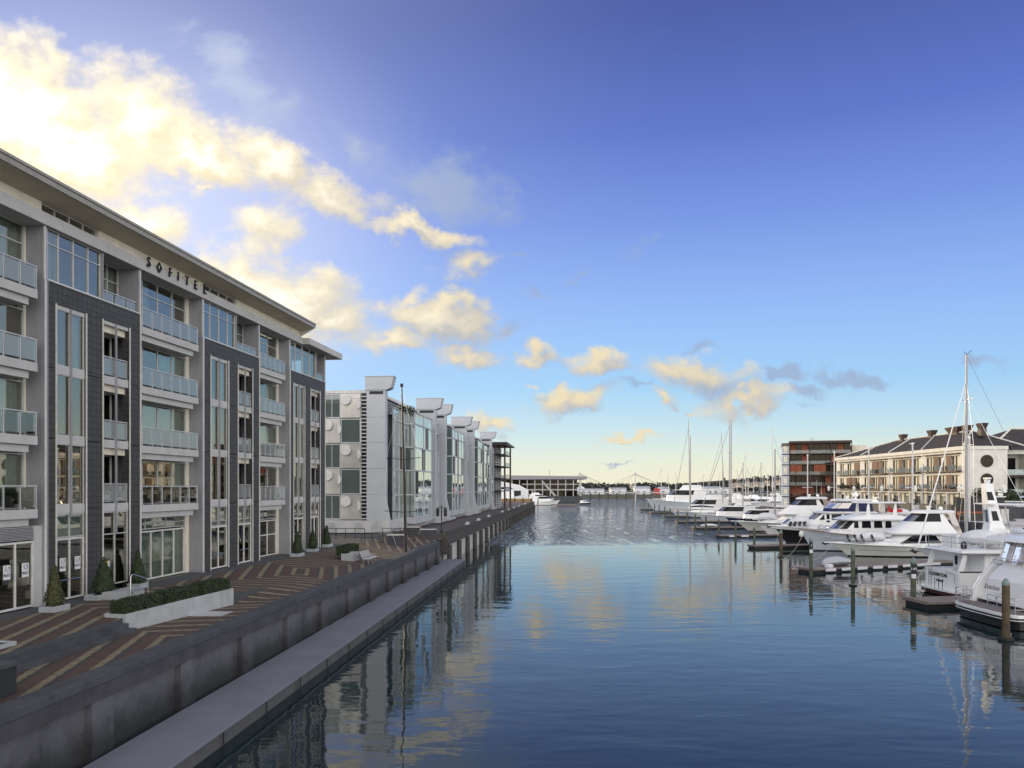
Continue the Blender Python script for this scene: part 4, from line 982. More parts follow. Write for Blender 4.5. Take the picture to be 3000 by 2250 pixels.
house(b4,'hardtop',M_gel,[(6.72,2.3,8.6,2.0,1.0),(6.82,2.2,8.7,2.05,1.0),(6.92,2.5,8.4,1.9,1.0)])
radar(b4,5.6,7.1,1.6); mb=MB(); mb.box(5.4,5.8,-.5,.5,6.9,7.12); mb.build('radar_plinth',M_gel,b4); whip(b4,4.2,1.2,6.9,3.2); whip(b4,4.2,-1.2,6.9,3.2)
bowrail(b4,h4,.62,.6); mb=MB(); mb.ball((16.3,.25,2.35),.35,.25,.45); mb.build('bow_fender',M_gelcream,b4)
mb=MB()
for t,zf in ((.80,.78),(.70,.74),(.62,.74),(.55,.7)):
    mb.box(16.6*t-.25,16.6*t+.25,h4.bs(t)*.93,h4.bs(t)*.93+.12,h4.sz(t)*zf,h4.sz(t)*zf+.05)
mb.build('hull_light',M_plate,b4)
for k in range(2): mb=MB(); mb.ball((12.8+.9*k,.7,3.2),.35,.35,.42); mb.build('deck_winch',M_steel,b4)
dinghy(loc(b4,2.6,.3,5.0),RB,3.6,1.7,1.0,M_cover,'white tender with a red cover on the classic yacht upper deck'); o=bpy.data.objects[-1]
mb=MB(); mb.ball((.35,.3,.62),1.1,.72,.34); mb.build('red_cover',M_red,[x for x in bpy.data.objects if x.name.startswith('covered_dinghy') and x.get('label','').startswith('white tender')][0],smooth=True)
# ---- black hulled pilothouse boat with navy canopy
b5=empty('pilothouse_boat',(59,129.6,0),RB,'black hulled pilothouse boat with white topsides and navy blue flybridge canopy','motor boat','motor boats berthed bow out')
h5=Hull(b5,16.8,4.8,2.1,2.75,2.0,M_blackhull,cap=M_gel,stripe=M_gel,blunt=2.7); pulpit(b5,h5,.9)
mn=[(2.0,2.5,12.0,1.9,1.4),(3.75,2.5,11.5,1.9,1.4),(4.85,2.5,9.9,1.8,1.1)]
house(b5,'pilothouse',M_gel,mn); band(b5,'windscreen',M_tint,mn,3.85,4.75,8,16,.02,mull=(10,12,14))
side_win(b5,mn,[(10.2,3.8),(9.35,4.7),(9.3,3.8)]); side_win(b5,mn,[(9.0,3.4),(9.0,4.7),(8.5,4.7),(8.5,3.4)]); side_win(b5,mn,[(8.2,3.75),(8.2,4.7),(6.6,4.7),(6.6,3.75)]); side_win(b5,mn,[(6.2,3.75),(6.2,4.7),(4,4.7),(4,3.75)])
house(b5,'roof',M_gel,[(4.8,1.0,10.3,2.1,1.6),(4.95,.9,10.4,2.15,1.6),(5.1,1.2,9.6,1.9,1.5)])
cn=[(5.1,1.6,8.6,1.8,1.0),(5.55,1.6,8.5,1.85,1.0),(6.75,1.8,7.0,1.7,.9)]
house(b5,'canopy_screen',M_navy,cn); band(b5,'clear_screen',M_clear,cn,5.6,6.5,4,20,.03,mull=(6,9,15,18),frame=M_navy)
house(b5,'hardtop',M_gel,[(6.72,1.2,7.3,1.95,1.0),(6.95,1.1,7.4,2.0,1.0),(7.1,1.5,7.0,1.8,1.0)])
dome(b5,3.6,0,7.4,.45); mb=MB(); mb.lathe([(.2,0),(.12,.35)],(3.6,0,7.08),8); mb.build('dome_stand',M_gel,b5); radar(b5,4.9,7.1,1.1)
mb=MB()
for k in range(4): mb.prism([(12.1+.75*k,2.75),(12.5+.75*k,2.75),(12.3+.75*k,3.5),(12.0+.75*k,3.5)],'y',.9,1.25)
mb.build('deck_hatch',M_darkmetal,b5)
bowrail(b5,h5,.45,.6)
dinghy(loc(b5,12.2,-.6,2.9),RB,4.8,2.0,1.5,M_cover,'white covered dinghy on the foredeck of the black hulled boat')
# ---- large motor yacht, stern towards the fairway
b1=empty('motor_yacht',(32.6,53.3,0),.0,'large white and black motor yacht showing its broad stern, nearest boat','motor yacht')
h1=Hull(b1,22,7.0,1.25,3.2,2.5,M_blackhull,bootz=.2,cap=M_gel)
mb=MB(); o=[(-x,y) for x,y in outline(-.2,1.75,3.6,1.0,4,12,3.4)]
mb.prism(o,'z',.82,1.02,0); o2=[(x*.97+.02,y*.97) for x,y in o]; mb.prism(o2,'z',.52,.815,1); o3=[(x*.9+.1,y*.94) for x,y in o]; mb.prism(o3,'z',.05,.515,1); o4=[(x*.985,y*.985) for x,y in o]; mb.prism(o4,'z',.64,.69,0)
mb.build('swim_platform',[M_gel,M_blackhull],b1,bevel=.02)
mb=MB(); mb.prism([(x*.93,y*.95) for x,y in o],'z',1.022,1.032); mb.build('teak_deck',M_teakdeck,b1)
# transom panel (a garage door with a lower lip), stairs at each side, curved wings
prof=[(.0,1.03),(.30,2.75),(1.0,3.55),(1.25,3.7),(2.6,3.7),(2.6,1.03)]
mb=MB(); mb.loft([[(x,s*(2.45-.12*max(0,z-1.0)),z) for x,z in prof] for s in (-1,1)]); mb.build('transom',M_gel,b1,bevel=.04)
mb=MB(); mb.prism([(.272,2.42),(.298,2.45),(.31,2.47),(.29,2.5),(.25,2.46)],'y',-1.2,1.9); mb.build('garage_door_seam',M_gelgrey,b1)
for s in (-1,1):
    mb=MB()
    for k in range(6): mb.box(.05+.36*k,2.6,min(s*2.5,s*3.02),max(s*2.5,s*3.02),1.033 if k==0 else 1.03+.42*k-.0,1.03+.42*(k+1)-.001)
    mb.build('stair',M_gel,b1)
    mb=MB(); mb.prism([(-.35,1.03),(-.1,1.9),(.35,2.7),(1.0,3.5),(1.9,3.95),(4.5,3.8),(4.5,.6),(-.35,.9)],'y',min(s*3.03,s*3.38),max(s*3.03,s*3.38)); mb.build('wing',M_gel,b1,bevel=.05)
    mb=MB(); mb.path([(-.2,s*3.2,1.9),(.3,s*3.2,2.75),(1.0,s*3.2,3.6),(1.6,s*3.2,4.05),(2.2,s*3.2,4.1)],.03,6); mb.build('handrail',M_steel,b1)
    mb=MB()
    for z in (1.35,1.7,2.02): mb.path([(-1.55 if z<1.9 else -1.58,s*.9,z),(-1.58,s*2.9,z),(-1.3,s*3.3,z),(-.5,s*3.42,z)],.02,5)
    for q in ((-1.58,.9),(-1.58,1.9),(-1.58,2.9),(-1.3,3.3),(-.5,3.42)): mb.tube((q[0],s*q[1],1.02),(q[0],s*q[1],2.02),.022,n=5)
    mb.build('platform_rail',M_steel,b1)
mt=Matrix.Translation((.2,1.62,2.15))@Matrix.Rotation(R(-90),4,'Z')@Matrix.Rotation(R(80.1),4,'X')
lettering('name_lettering','Dutchess',.46,M_black,b1,mt,.03,shear=.35)
mt=Matrix.Translation((.085,.9,1.5))@Matrix.Rotation(R(-90),4,'Z')@Matrix.Rotation(R(80.1),4,'X')
lettering('port_lettering','PORT',.13,M_black,b1,mt,.03)
mb=MB(); mb.path([(.135,.3,1.82),(.135,.8,1.78),(.135,1.3,1.82)],.012,4); mb.build('flourish',M_black,b1)
hs1=[(3.4,5.2,17,3.0,3),(5.25,5.2,15.5,2.8,2.4)]
mb=MB(); mb.box(1.0,21,-3.3,3.3,2.4,3.4); 
house(b1,'superstructure',M_gel,[(1.5,2.7,18,2.9,4),(3.7,2.7,17,2.9,4),(5.25,5.4,14,2.7,2.4)]); band(b1,'window_band',M_tint,[(3.7,2.7,17,2.9,4),(5.25,5.4,14,2.7,2.4)],4.0,5.0,2,22,.02)
enc=[(3.71,1.35,5.3,2.75,.2),(5.26,1.75,5.3,2.6,.2)]
mb=MB()
for s in (-1,1):
    mb.add([(1.35,s*2.75,3.72),(5.3,s*2.75,3.72),(5.3,s*2.6,5.26),(1.75,s*2.6,5.26)],[(0,1,2,3)])
n=8
for k in range(n):
    a,b=-2.75+5.5*k/n,-2.75+5.5*(k+1)/n; j=.0+.03*(k%2); mb.quad((1.35-j,a,3.72),(1.35-.03+j,b,3.72),(1.75-.03+j,b*.945,5.26),(1.75-j,a*.945,5.26))
scr=mb.build('clear_screen',M_clear,b1)
mb=MB()
for y in (-2.76,-1.5,0,1.5,2.76): mb.tube((1.31,y,3.7),(1.71,y*.945,5.28),.03,n=6)
mb.box(1.28,1.36,-2.8,2.8,3.7,3.76); mb.build('screen_frame',M_gel,scr)
house(b1,'hardtop',M_gel,[(5.27,1.3,14.5,3.2,2.5),(5.33,.75,14.8,3.4,2.6),(5.55,.9,14.6,3.35,2.6),(5.72,1.5,14,3.0,2.5)])
mb=MB(); mb.path([(2.2,-1,5.72),(2.2,-1,6.0)],.05,6); mb.build('roof_light',M_black,b1)
mb=MB(); mb.path([(1.2,2.9,3.7),(.9,2.9,4.15),(.9,-2.9,4.15),(1.2,-2.9,3.7)],.035,6); mb.path([(1.0,2.9,3.95),(.95,0,3.95),(1.0,-2.9,3.95)],.025,5); mb.build('aft_deck_rail',M_steel,b1)
bowrail(b1,h1,.4,.8)
# ---- trawler yacht with boat deck
b2=empty('trawler_yacht',(36,67.3,0),.0,'white trawler yacht with overhanging boat deck, mast stack and ladder on its stern','motor yacht')
h2=Hull(b2,19,5.7,2.15,3.4,2.0,M_gel,boot=M_bootred,bootz=.3,cap=M_darkmetal)
mb=MB(); o=[(-x,y) for x,y in outline(-.1,.75,2.95,.5,4,12,3)]; mb.prism(o,'z',.42,.58,0); mb.prism([(x*.8,y*.92) for x,y in o],'z',.1,.415,1); mb.build('swim_platform',[M_gel,M_bootred],b2,bevel=.02)
for s in (-1,1):
    mb=MB(); mb.box(-.05,.6,s*2.3-.28,s*2.3+.28,.6,2.1); mb.build('corner_locker',M_gel,b2,bevel=.06)
    mb=MB(); mb.prism([(-.02,2.2),(.45,2.2),(.75,3.62),(.45,3.62)],'y',s*2.45-.06,s*2.45+.06); mb.build('post',M_gel,b2)
mt=Matrix.Translation((-.03,.55,1.62))@Matrix.Rotation(R(-90),4,'Z')@Matrix.Rotation(R(90),4,'X'); lettering('name_lettering','EASTERN STAR',.42,M_black,b2,mt,.03)
mt=Matrix.Translation((-.03,.3,1.15))@Matrix.Rotation(R(-90),4,'Z')@Matrix.Rotation(R(90),4,'X'); lettering('port_lettering','Auckland',.3,M_black,b2,mt,.03)
mb=MB()
for y in (1.55,2.0): mb.tube((-.06,y,.6),(-.06,y,2.2),.025,n=5)
for k in range(5): mb.tube((-.06,1.55,.75+k*.3),(-.06,2.0,.75+k*.3),.02,n=5)
mb.build('ladder',M_steel,b2)
mb=MB()
for y in (2.6,2.2,-.2,-.8,-1.4): mb.path([(-.7,y,.58),(-.7,y,1.45)],.025,5)
mb.build('boarding_post',M_darkmetal,b2)
mb=MB(); mb.path([(-.03,-.7,2.0),(-.06,-.7,2.0),(-.06,-2.0,1.9),(-.03,-2.0,1.2)],.02,5); mb.build('grab_rail',M_steel,b2)
mb=MB(); mb.box(2.2,12,-2.35,2.35,1.4,3.58); hh=mb.build('deck_house',M_gel,b2,bevel=.06)
mb=MB(); mb.box(2.18,2.21,.4,1.0,1.5,3.3); mb.box(2.18,2.21,-.45,.15,1.5,3.3); mb.build('door',M_gelcream,b2); mb=MB(); mb.box(2.165,2.20,1.6,1.95,2.35,3.1); mb.build('window',M_tint,b2)
side_win(b2,[(2,2.2,12,2.36,.1),(3.6,2.2,12,2.36,.1)],[(4,2.5),(4,3.3),(10,3.3),(10,2.5)])
rl=[(3.58,.35,13,2.75,1.0),(3.68,.05,13.2,2.95,1.1),(3.85,.1,13.2,2.93,1.1),(3.93,.35,13,2.7,1.0)]
house(b2,'boat_deck',M_gel,rl)
mb=MB(); mb.box(8,12.5,-1.9,1.9,3.92,5.8); mb.build('wheelhouse',M_gel,b2,bevel=.08); mb=MB(); mb.box(7.99,12.52,-1.92,1.92,4.9,5.5); mb.build('window_band',M_tint,b2)
mb=MB(); mb.loft([[(a+cx,b,z) for a,b in ((-w_,-d),(w_,-d),(w_,d),(-w_,d))] for z,w_,d,cx in ((3.93,1.1,.8,4.6),(5.4,.75,.55,4.4),(6.0,.55,.5,4.3),(8.7,.36,.36,3.85),(9.3,.32,.32,3.8))]); mk=mb.build('mast_stack',M_gel,b2,bevel=.06)
mb=MB()
for z0,z1 in ((6.2,7.0),(7.9,8.6)):
    for sy in (1,-1): mb.add([(4.3-.13*(z-6)/.7*1.15+dx_,sy*(.5-.052*(z-6)+.012),z) for z,dx_ in ((z0,-.28),(z0,.28),(z1,.22),(z1,-.22))],[(0,1,2,3)])
mb.build('vent_window',M_tint,mk)
mb=MB(); mb.add([(4.3-.166*(z-6)-(.55-.07*(z-6))-.012,y,z) for z,y in ((6.1,-.3),(6.1,.3),(7.1,.26),(7.1,-.26))],[(0,1,2,3)]); mb.build('vent_window',M_tint,mk)
mb=MB(); mb.box(3.55,4.1,-1.6,1.6,7.55,7.65); mb.build('crosstree',M_gel,b2)
radar(b2,3.8,9.3,.9); mb=MB(); mb.prism([(3.6,-.3),(5.2,-.3),(5.2,.3),(3.6,.3)],'z',8.15,8.22); mb.build('radar_shelf',M_gel,b2)
mb=MB(); mb.lathe([(.14,0),(.2,.1),(.16,.3),(.05,.33)],(4.9,0,8.22),10); mb.box(4.8,5.0,-.75,.75,8.58,8.7); mb.build('radar',M_gel,b2,smooth=True)
whip(b2,3.4,.8,7.6,2.2); whip(b2,2.2,-2.4,3.9,4.0,.03)
mb=MB(); mb.box(1.2,1.7,-.1,1.2,3.93,5.0); mb.box(1.3,2.1,1.5,2.5,3.93,4.9); mb.build('deck_locker',M_gel,b2,bevel=.04)
mb=MB(); 
pp=[(.3,2.7),(.3,-2.7),(7.5,-2.7)]
for z in (4.4,4.85): mb.path([(a,b,z) for a,b in pp],.02,5)
for a,b in ((.3,2.7),(.3,.9),(.3,-.9),(.3,-2.7),(2.1,-2.7),(3.9,-2.7),(5.7,-2.7),(7.5,-2.7)): mb.tube((a,b,3.9),(a,b,4.86),.022,n=5)
mb.build('deck_rail',M_steel,b2)
dinghy(loc(b2,2.9,-1.2,4.25),R(-35),3.8,1.8,1.25,M_cover,'white covered tender on the trawler yacht boat deck')
mb=MB(); mb.ball((1.0,-1.5,4.2),.25,.2,.38); mb.tube((1.0,-1.5,3.9),(.9,-1.5,3.6+.3),.06); o=mb.build('outboard_motor',M_black,None,smooth=True); o.location=b2.location; tag(o,'black outboard motor on the trawler yacht boat deck rail','outboard motor')
# RIB on davits
rp=loc(b2,7.2,-2.2,5.0); t=empty('inflatable_tender',rp,R(-12),'beige bottomed rigid inflatable with grey tubes stowed high at right edge','inflatable boat')
mb=MB(); mb.path([(2.2,-.8,.15),(-1.2,-.8,.25),(-2.0,-.45,.38),(-2.25,0,.45),(-2.0,.45,.38),(-1.2,.8,.25),(2.2,.8,.15)],.27,10); mb.build('tube',M_gelgrey,t,smooth=True)
mb=MB(); mb.loft([[(x,y*w_,z) for y,z in ((-.8,.1),(0,zz_),(.8,.1),(0,.12))] for x,w_,zz_ in ((2.2,1,-.45),(-.8,1,-.45),(-1.7,.6,-.2),(-2.15,.1,.2))]); mb.build('hull',M_gelcream,t)
mb=MB(); mb.path([(-1.6,-.95,.1),(-.5,-1.06,.05),(2.2,-1.06,-.02)],.03,5); mb.build('rope',M_black,t)
mb=MB(); mb.box(-.9,-.8,-.7,.7,-1.1,-.35); mb.box(1.2,1.3,-.7,.7,-1.1,-.4); mb.build('cradle',M_darkmetal,t)
# ---- motor yacht behind it, mostly hidden: blue radar, hardtop
b11=empty('flybridge_yacht',(46.0,76.5,0),0.0,'white flybridge yacht with a blue radar bar, hidden behind the trawler yacht','motor yacht')
h11=Hull(b11,15,4.8,1.7,2.8,1.8,M_gel)
mn=[(1.6,1.5,11,2.0,2.5),(3.6,1.5,9.5,1.9,2)]
house(b11,'deck_house',M_gel,mn); side_win(b11,mn,[(3,2.5),(3,3.3),(8,3.3),(8.6,2.5)])
house(b11,'flybridge',M_gel,[(3.6,.5,10,2.2,2.4),(4.5,.9,9.2,2.1,2.2)]); band(b11,'clear_screen',M_clear,[(4.5,.9,9.2,2.1,2.2),(5.4,1.5,8.4,2.0,2.0)],4.52,5.3,0,24,0)
for s in (-1,1):
    for xx_ in (2.0,6.8):
        mb=MB(); mb.tube((xx_+.6,s*1.8,4.5),(xx_,s*1.8,7.2),.05,n=6); mb.build('hardtop_post',M_steel,b11)
house(b11,'hardtop',M_gel,[(7.15,.8,7.6,2.1,1),(7.3,.6,7.8,2.2,1),(7.42,.9,7.5,2.0,1)])
mb=MB(); mb.lathe([(.16,0),(.34,.12),(.36,.35),(.2,.5)],(3.4,0,7.42),12); mb.build('radar_base',M_gel,b11,smooth=True); mb=MB(); mb.box(3.28,3.52,-1.5,1.4,7.98,8.16); mb.ball((3.4,-1.55,8.07),.16,.16,.12); mb.build('radar',mat('blue_radar',(.08,.18,.42),.4),b11)
dome(b11,6.8,-1.2,7.42,.42); whip(b11,5.6,-1.9,4.5,7,.045)
# ---- tall sailing yacht between the trawler and the sport cruiser
b9=empty('sailing_yacht',(66.5,96.6,0),RB,'tall masted sailing yacht with furled headsail, hull hidden behind the trawler yacht','sailing yacht')
h9=Hull(b9,18,4.6,1.35,1.75,2.2,M_gelgrey); house(b9,'coachroof',M_gel,[(1.3,4,13,1.3,3),(1.9,4.3,11.5,1.1,2.5)])
mb=MB(); mb.path([(11.9,0,1.3),(11.9,0,13),(11.85,0,24.9)],[.2,.18,.12],10); mb.build('mast',M_mast,b9,smooth=True)
mb=MB()
for z in (8,14,19.5): mb.path([(11.7,-1.2,z+.05),(11.9,0,z),(11.7,1.2,z+.05)],.05,5)
mb.build('spreader',M_mast,b9)
mb=MB(); mb.tube((17.7,0,1.9),(12.0,0,21.4),.10,.05,8); mb.build('furled_headsail',M_gel,b9)
mb=MB(); mb.path([(11.7,0,3.2),(9,0,3.6),(6,0,3.6),(4.5,0,3.3)],[.3,.42,.36,.2],10); mb.build('boom_cover',M_greycover,b9,smooth=True)
mb=MB()
for p,q in (((0.3,0,1.4),(11.85,0,24.8)),((11.9,2.2,1.4),(11.7,1.2,8)),((11.9,-2.2,1.4),(11.7,-1.2,8)),((11.7,1.2,8),(11.7,1.2,14)),((11.7,-1.2,8),(11.7,-1.2,14)),((11.7,1.2,14),(11.88,0,22)),((11.7,-1.2,14),(11.88,0,22)),((3,1.5,1.4),(11.85,0,20))): mb.tube(p,q,.022,n=4)
mb.build('rigging',M_steel,b9)
mb=MB(); mb.path([(11.85,0,24.9),(12.2,0,25.3)],.03,4); mb.path([(11.85,0,24.9),(11.5,0,25.3),(11.4,.3,25.35)],.03,4); mb.build('wind_vane',M_black,b9)
mb=MB(); mb.path([(18.4,0,1.55),(18.1,0,1.3),(17.6,0,1.3)],.08,6); mb.prism([(18.0,1.0),(18.6,1.35),(18.3,1.5),(17.9,1.2)],'y',-.2,.2); mb.build('anchor',M_darkmetal,b9); bowrail(b9,h9,.5,.7)
# ================================================================== FINGER PIERS, PILES
def finger(x,y,l,wd,rz,label,fend=0,z=.5):
    t=empty('finger_pier',(x,y,0),rz,label,'finger pier','floating finger piers of the marina')
    mb=MB(); mb.box(0,l,0,wd,z-.08,z); mb.build('deck',M_finger,t); mb=MB(); mb.box(.1,l,.12,wd-.1,-.25,z-.083); mb.build('float',M_boot,t)
    mb=MB(); mb.box(-.06,-.002,-.05,wd+.05,z-.2,z+.02); mb.box(0,l,-.06,-.002,z-.17,z-.01); mb.build('waling',M_finger,t)
    for k in range(fend):
        a=1.6+k*2.25; mb=MB(); mb.box(a,a+1.4,-.13,-.062,z-.32,z-.02); mb.build('fender_strip',M_plate,t)
    return t
f1=finger(30.7,59.3,9,2.9,R(8),'nearest finger pier, worn deck, beside the big motor yacht stern')
f2=finger(31.3,83.4,22,2.4,R(24),'finger pier with white fender strips and a grey dinghy on it',8)
f3=finger(35.2,117,16,2.0,R(10),'finger pier under the bow of the black hulled boat')
f4=finger(36.8,142,18,2.2,R(8),'finger pier with pale edge below the farther sport cruiser',2)
f5=finger(38.4,170,18,2.4,R(6),'finger pier carrying a white upturned dinghy')
for k,(x,y,z,lab) in enumerate(((1985,1527,190,'finger pier behind the one with the upturned dinghy'),(1949,1511,235,'finger pier below the bow of the ketch'),(1907,1500,275,'finger pier below the far launch bow'),(1876,1491,318,'farthest finger pier with three piles'))):
    p=at(x,y,.5); finger(p.x,p.y,20,2.6,R(5),lab)
dinghy(loc(f2,4.6,1.2,.62),R(24),4.4,1.9,.95,M_greycover,'grey covered inflatable lying on the fendered finger pier')
dinghy(loc(f5,4,1.0,.6),R(6),4.2,1.7,.6,M_cover,'white upturned dinghy lying on a far finger pier')
mb=MB(); mb.box(0,.6,-.3,.3,0,.35); o=mb.build('dock_box',M_plate,None,loc=loc(f2,2.2,.4,.5),rot=R(24),bevel=.05); tag(o,'small white dock box at the end of the fendered finger pier','dock box')
def pile(x,y,top,r,m,label,plate=None,num=None):
    r*=.6; p=at(x,y,0); p=Vector((p.x,p.y,0)); t=empty('mooring_pile',p,0,label,'mooring pile','wooden mooring piles along the fairway')
    mb=MB(); mb.tube((0,0,-1),(0,0,top-.4),r,n=12); mb.build('post',m,t,smooth=True)
    mb=MB(); mb.lathe([(r*1.04,top-.42),(r*1.04,top-.3),(r*.5,top-.08),(.02,top)],n=12); mb.build('cap',M_pilecap,t,smooth=True)
    if plate:
        a=math.atan2(-p.y,-p.x)+.15
        mb=MB()
        for z0,z1,mi in ((top-1.25,top-.55,0),(top-1.6,top-1.27,1)):
            mb.loft([[(rr*math.cos(a+q),rr*math.sin(a+q),z) for q in (-.9,-.45,0,.45,.9)] for z,rr in ((z0,r+.012),(z1,r+.012))],mi,closed=False,c0=False,c1=False)
        pl=mb.build('number_plate',[M_black,M_plate],t)
        lettering('number',num or '1',.30,M_plate,pl,Matrix.Rotation(a+R(90),4,'Z')@Matrix.Translation((0,-r-.03,top-.88))@Matrix.Rotation(R(90),4,'X'),.01)
    return t
def topz(x,yb,yt): 
    p=at(x,yb,0); return H-(yt-HY)*p.y/F
pl_=[(2947,1876,1693,.36,M_pilebrown,'nearest mooring pile, rust brown, in front of the big yacht stern',0,''),
 (2676,1768,1633,.34,M_pilegreen,'mooring pile with number plate at the end of the nearest finger',1,'149'),
 (2499,1716,1600,.30,M_pilegreen,'mooring pile in open water before the fendered finger pier',0,''),
 (2376,1688,1573,.30,M_pilegreen,'numbered mooring pile at the end of the fendered finger pier',1,'7'),
 (2288,1634,1552,.33,M_pilebrown,'rust brown pile before the black hulled boat',0,''),
 (2210,1606,1540,.30,M_pilegreen,'pile with white band at finger under the black hulled bow',0,''),
 (2155,1588,1525,.30,M_pilegreen,'pile right of the one at the pale edged finger',0,''),
 (2106,1570,1518,.30,M_pilegreen,'pile at the end of the pale edged finger',0,''),
 (2068,1561,1509,.30,M_pilegreen,'pile standing beside the white upturned dinghy',0,''),
 (2037,1552,1503,.30,M_pilegreen,'pile at the finger end left of the upturned dinghy',0,''),
 (2013,1541,1497,.30,M_pilegreen,'ninth pile from the far end of the fairway row',0,''),(1986,1534,1491,.30,M_pilegreen,'eighth pile from the far end of the fairway row',0,''),
 (1964,1521,1487,.3,M_pilegreen,'seventh pile from the far end of the fairway row',0,''),(1947,1516,1482,.3,M_pilegreen,'sixth pile from the far end of the fairway row',0,''),(1931,1511,1477,.3,M_pilegreen,'fifth pile from the far end of the fairway row',0,''),
 (1918,1506,1474,.3,M_pilegreen,'fourth pile from the far end of the fairway row',0,''),(1899,1501,1470,.3,M_pilegreen,'third pile from the far end of the fairway row',0,''),(1887,1495,1468,.32,M_finger,'second pile from the far end, pale grey',0,''),
 (1876,1491,1464,.34,M_finger,'pile at the end of the farthest finger, pale grey',0,''),(1854,1489,1462,.36,M_finger,'lone pale pile farthest out in the fairway',0,'')]
piles=[pile(x,yb,topz(x,yb,yt),r,m,lab,pf,nm) for x,yb,yt,r,m,lab,pf,nm in pl_]
mb=MB(); mb.lathe([(.24,.02),(.42,.02),(.42,.17),(.24,.19)],n=16); tag(mb.build('tyre_collar',M_weed,None,loc=piles[0].location,smooth=True),'black rubber collar floating round the nearest pile','tyre')
for i in (2,4): mb=MB(); mb.lathe([(.2,0),(.36,0),(.36,.12),(.2,.14)],n=14); tag(mb.build('tyre_collar',M_weed,None,loc=piles[i].location,smooth=True),'black rubber collar floating round the '+('open water pile' if i==2 else 'rust brown farther pile'),'tyre')
def sag(a,b,d,label,r=.03):
    a,b=Vector(a),Vector(b); mb=MB(); mb.path([a.lerp(b,k/12)-Vector((0,0,d*4*(k/12)*(1-k/12))) for k in range(13)],r,5); tag(mb.build('mooring_rope',M_rope),label,'rope','mooring ropes')
sag(loc(b1,-1.7,-3.2,1.1),(piles[0].location.x+.3,piles[0].location.y,.4),1.0,'pale rope from the big motor yacht to the nearest pile')
sag(loc(b2,-.6,1.5,.6),loc(f1,1,2.6,.55),.35,'slack pale rope from the trawler stern to the nearest finger')
sag((piles[1].location.x,piles[1].location.y,1.8),loc(b2,0,2.6,2.2),.2,'taut rope from the numbered near pile to the trawler stern')
sag((piles[1].location.x,piles[1].location.y,1.7),(piles[2].location.x-1,piles[2].location.y+6,.1),.5,'long rope dipping from numbered near pile into the water')
sag(loc(b4,16.2,.4,2.2),(33.5,100,.05),.8,'dark bow line of the classic yacht running into the water',.025)
sag(loc(b3,17,.2,1.6),(36,97,.05),.4,'bow line of the flagged sport cruiser running into the water',.025)
sag(loc(b5,16,.3,2.0),(38,117,.5),.6,'bow line of the black hulled boat down to the finger',.025)
# ================================================================== RIGHT SHORE
PZ=4.0
mb=MB(); mb.prism([(66,96),(66,232),(73,232),(73,262),(400,262),(400,60),(90,60)],'z',-2,PZ); tag(mb.build('promenade',M_conc),kind='structure')
qr=empty('sea_wall',(65.9,96,0),R(90),'dark stained sea wall below the right hand promenade','sea wall'); mb=MB(); mb.box(0,136,0,.35,-1,PZ+.02); mb.build('wall_panel',M_beam,qr)
for k in range(18): mb=MB(); mb.box(2+k*7.6,2.6+k*7.6,.352,.7,-1,PZ-.2); mb.build('pile',M_timber,qr)
# ---- cream hotel building
CB=R(90)-math.atan(.027)
cb_=empty('cream_building',(78.1,139,3.4),CB,'cream three storey building with timber shutters, round windows and dark hipped roof','building')
LB=58
mb=MB()
zb=[(0,2.4),(4.5,5.2),(7.75,8.55),(11.15,12.6)]
for a,b in zb[1:]: mb.box(0,LB,-.35,0,a,b)
pil=[0,.9]
WX=[]
for k in range(4):
    o=k*14.3; WX.append(((o+1.3,o+3.9),(o+5.9,o+8.5),(o+10.4,o+13.0)))
for (z0,z1) in ((5.2,7.75),(8.55,11.15)):
    e=[0]
    for tr in WX:
        for a,b in tr: e+=[a,b]
    e.append(LB)
    for a,b in zip(e[::2],e[1::2]): mb.box(a,b,-.35,0,z0+.001,z1-.001)
mb.box(0,LB,-1.2,-.9,0,4.5)
mb.build('wall',M_cream,cb_)
mb=MB(); mb.box(-.32,-.02,-7.3,.02,0,12.6); mb.box(LB,LB+.3,-14,.02,0,12.6); mb.box(0,LB,-14,-13.7,0,12.6); mb.build('end_wall',M_cream,cb_)
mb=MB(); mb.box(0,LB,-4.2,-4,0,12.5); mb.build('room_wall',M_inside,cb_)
mb=MB(); mb.box(-.5,LB+.5,.004,.35,12.05,12.7); mb.box(-.5,-.325,-7.4,.003,12.1,12.7); mb.build('cornice',M_cream,cb_)
sh=0
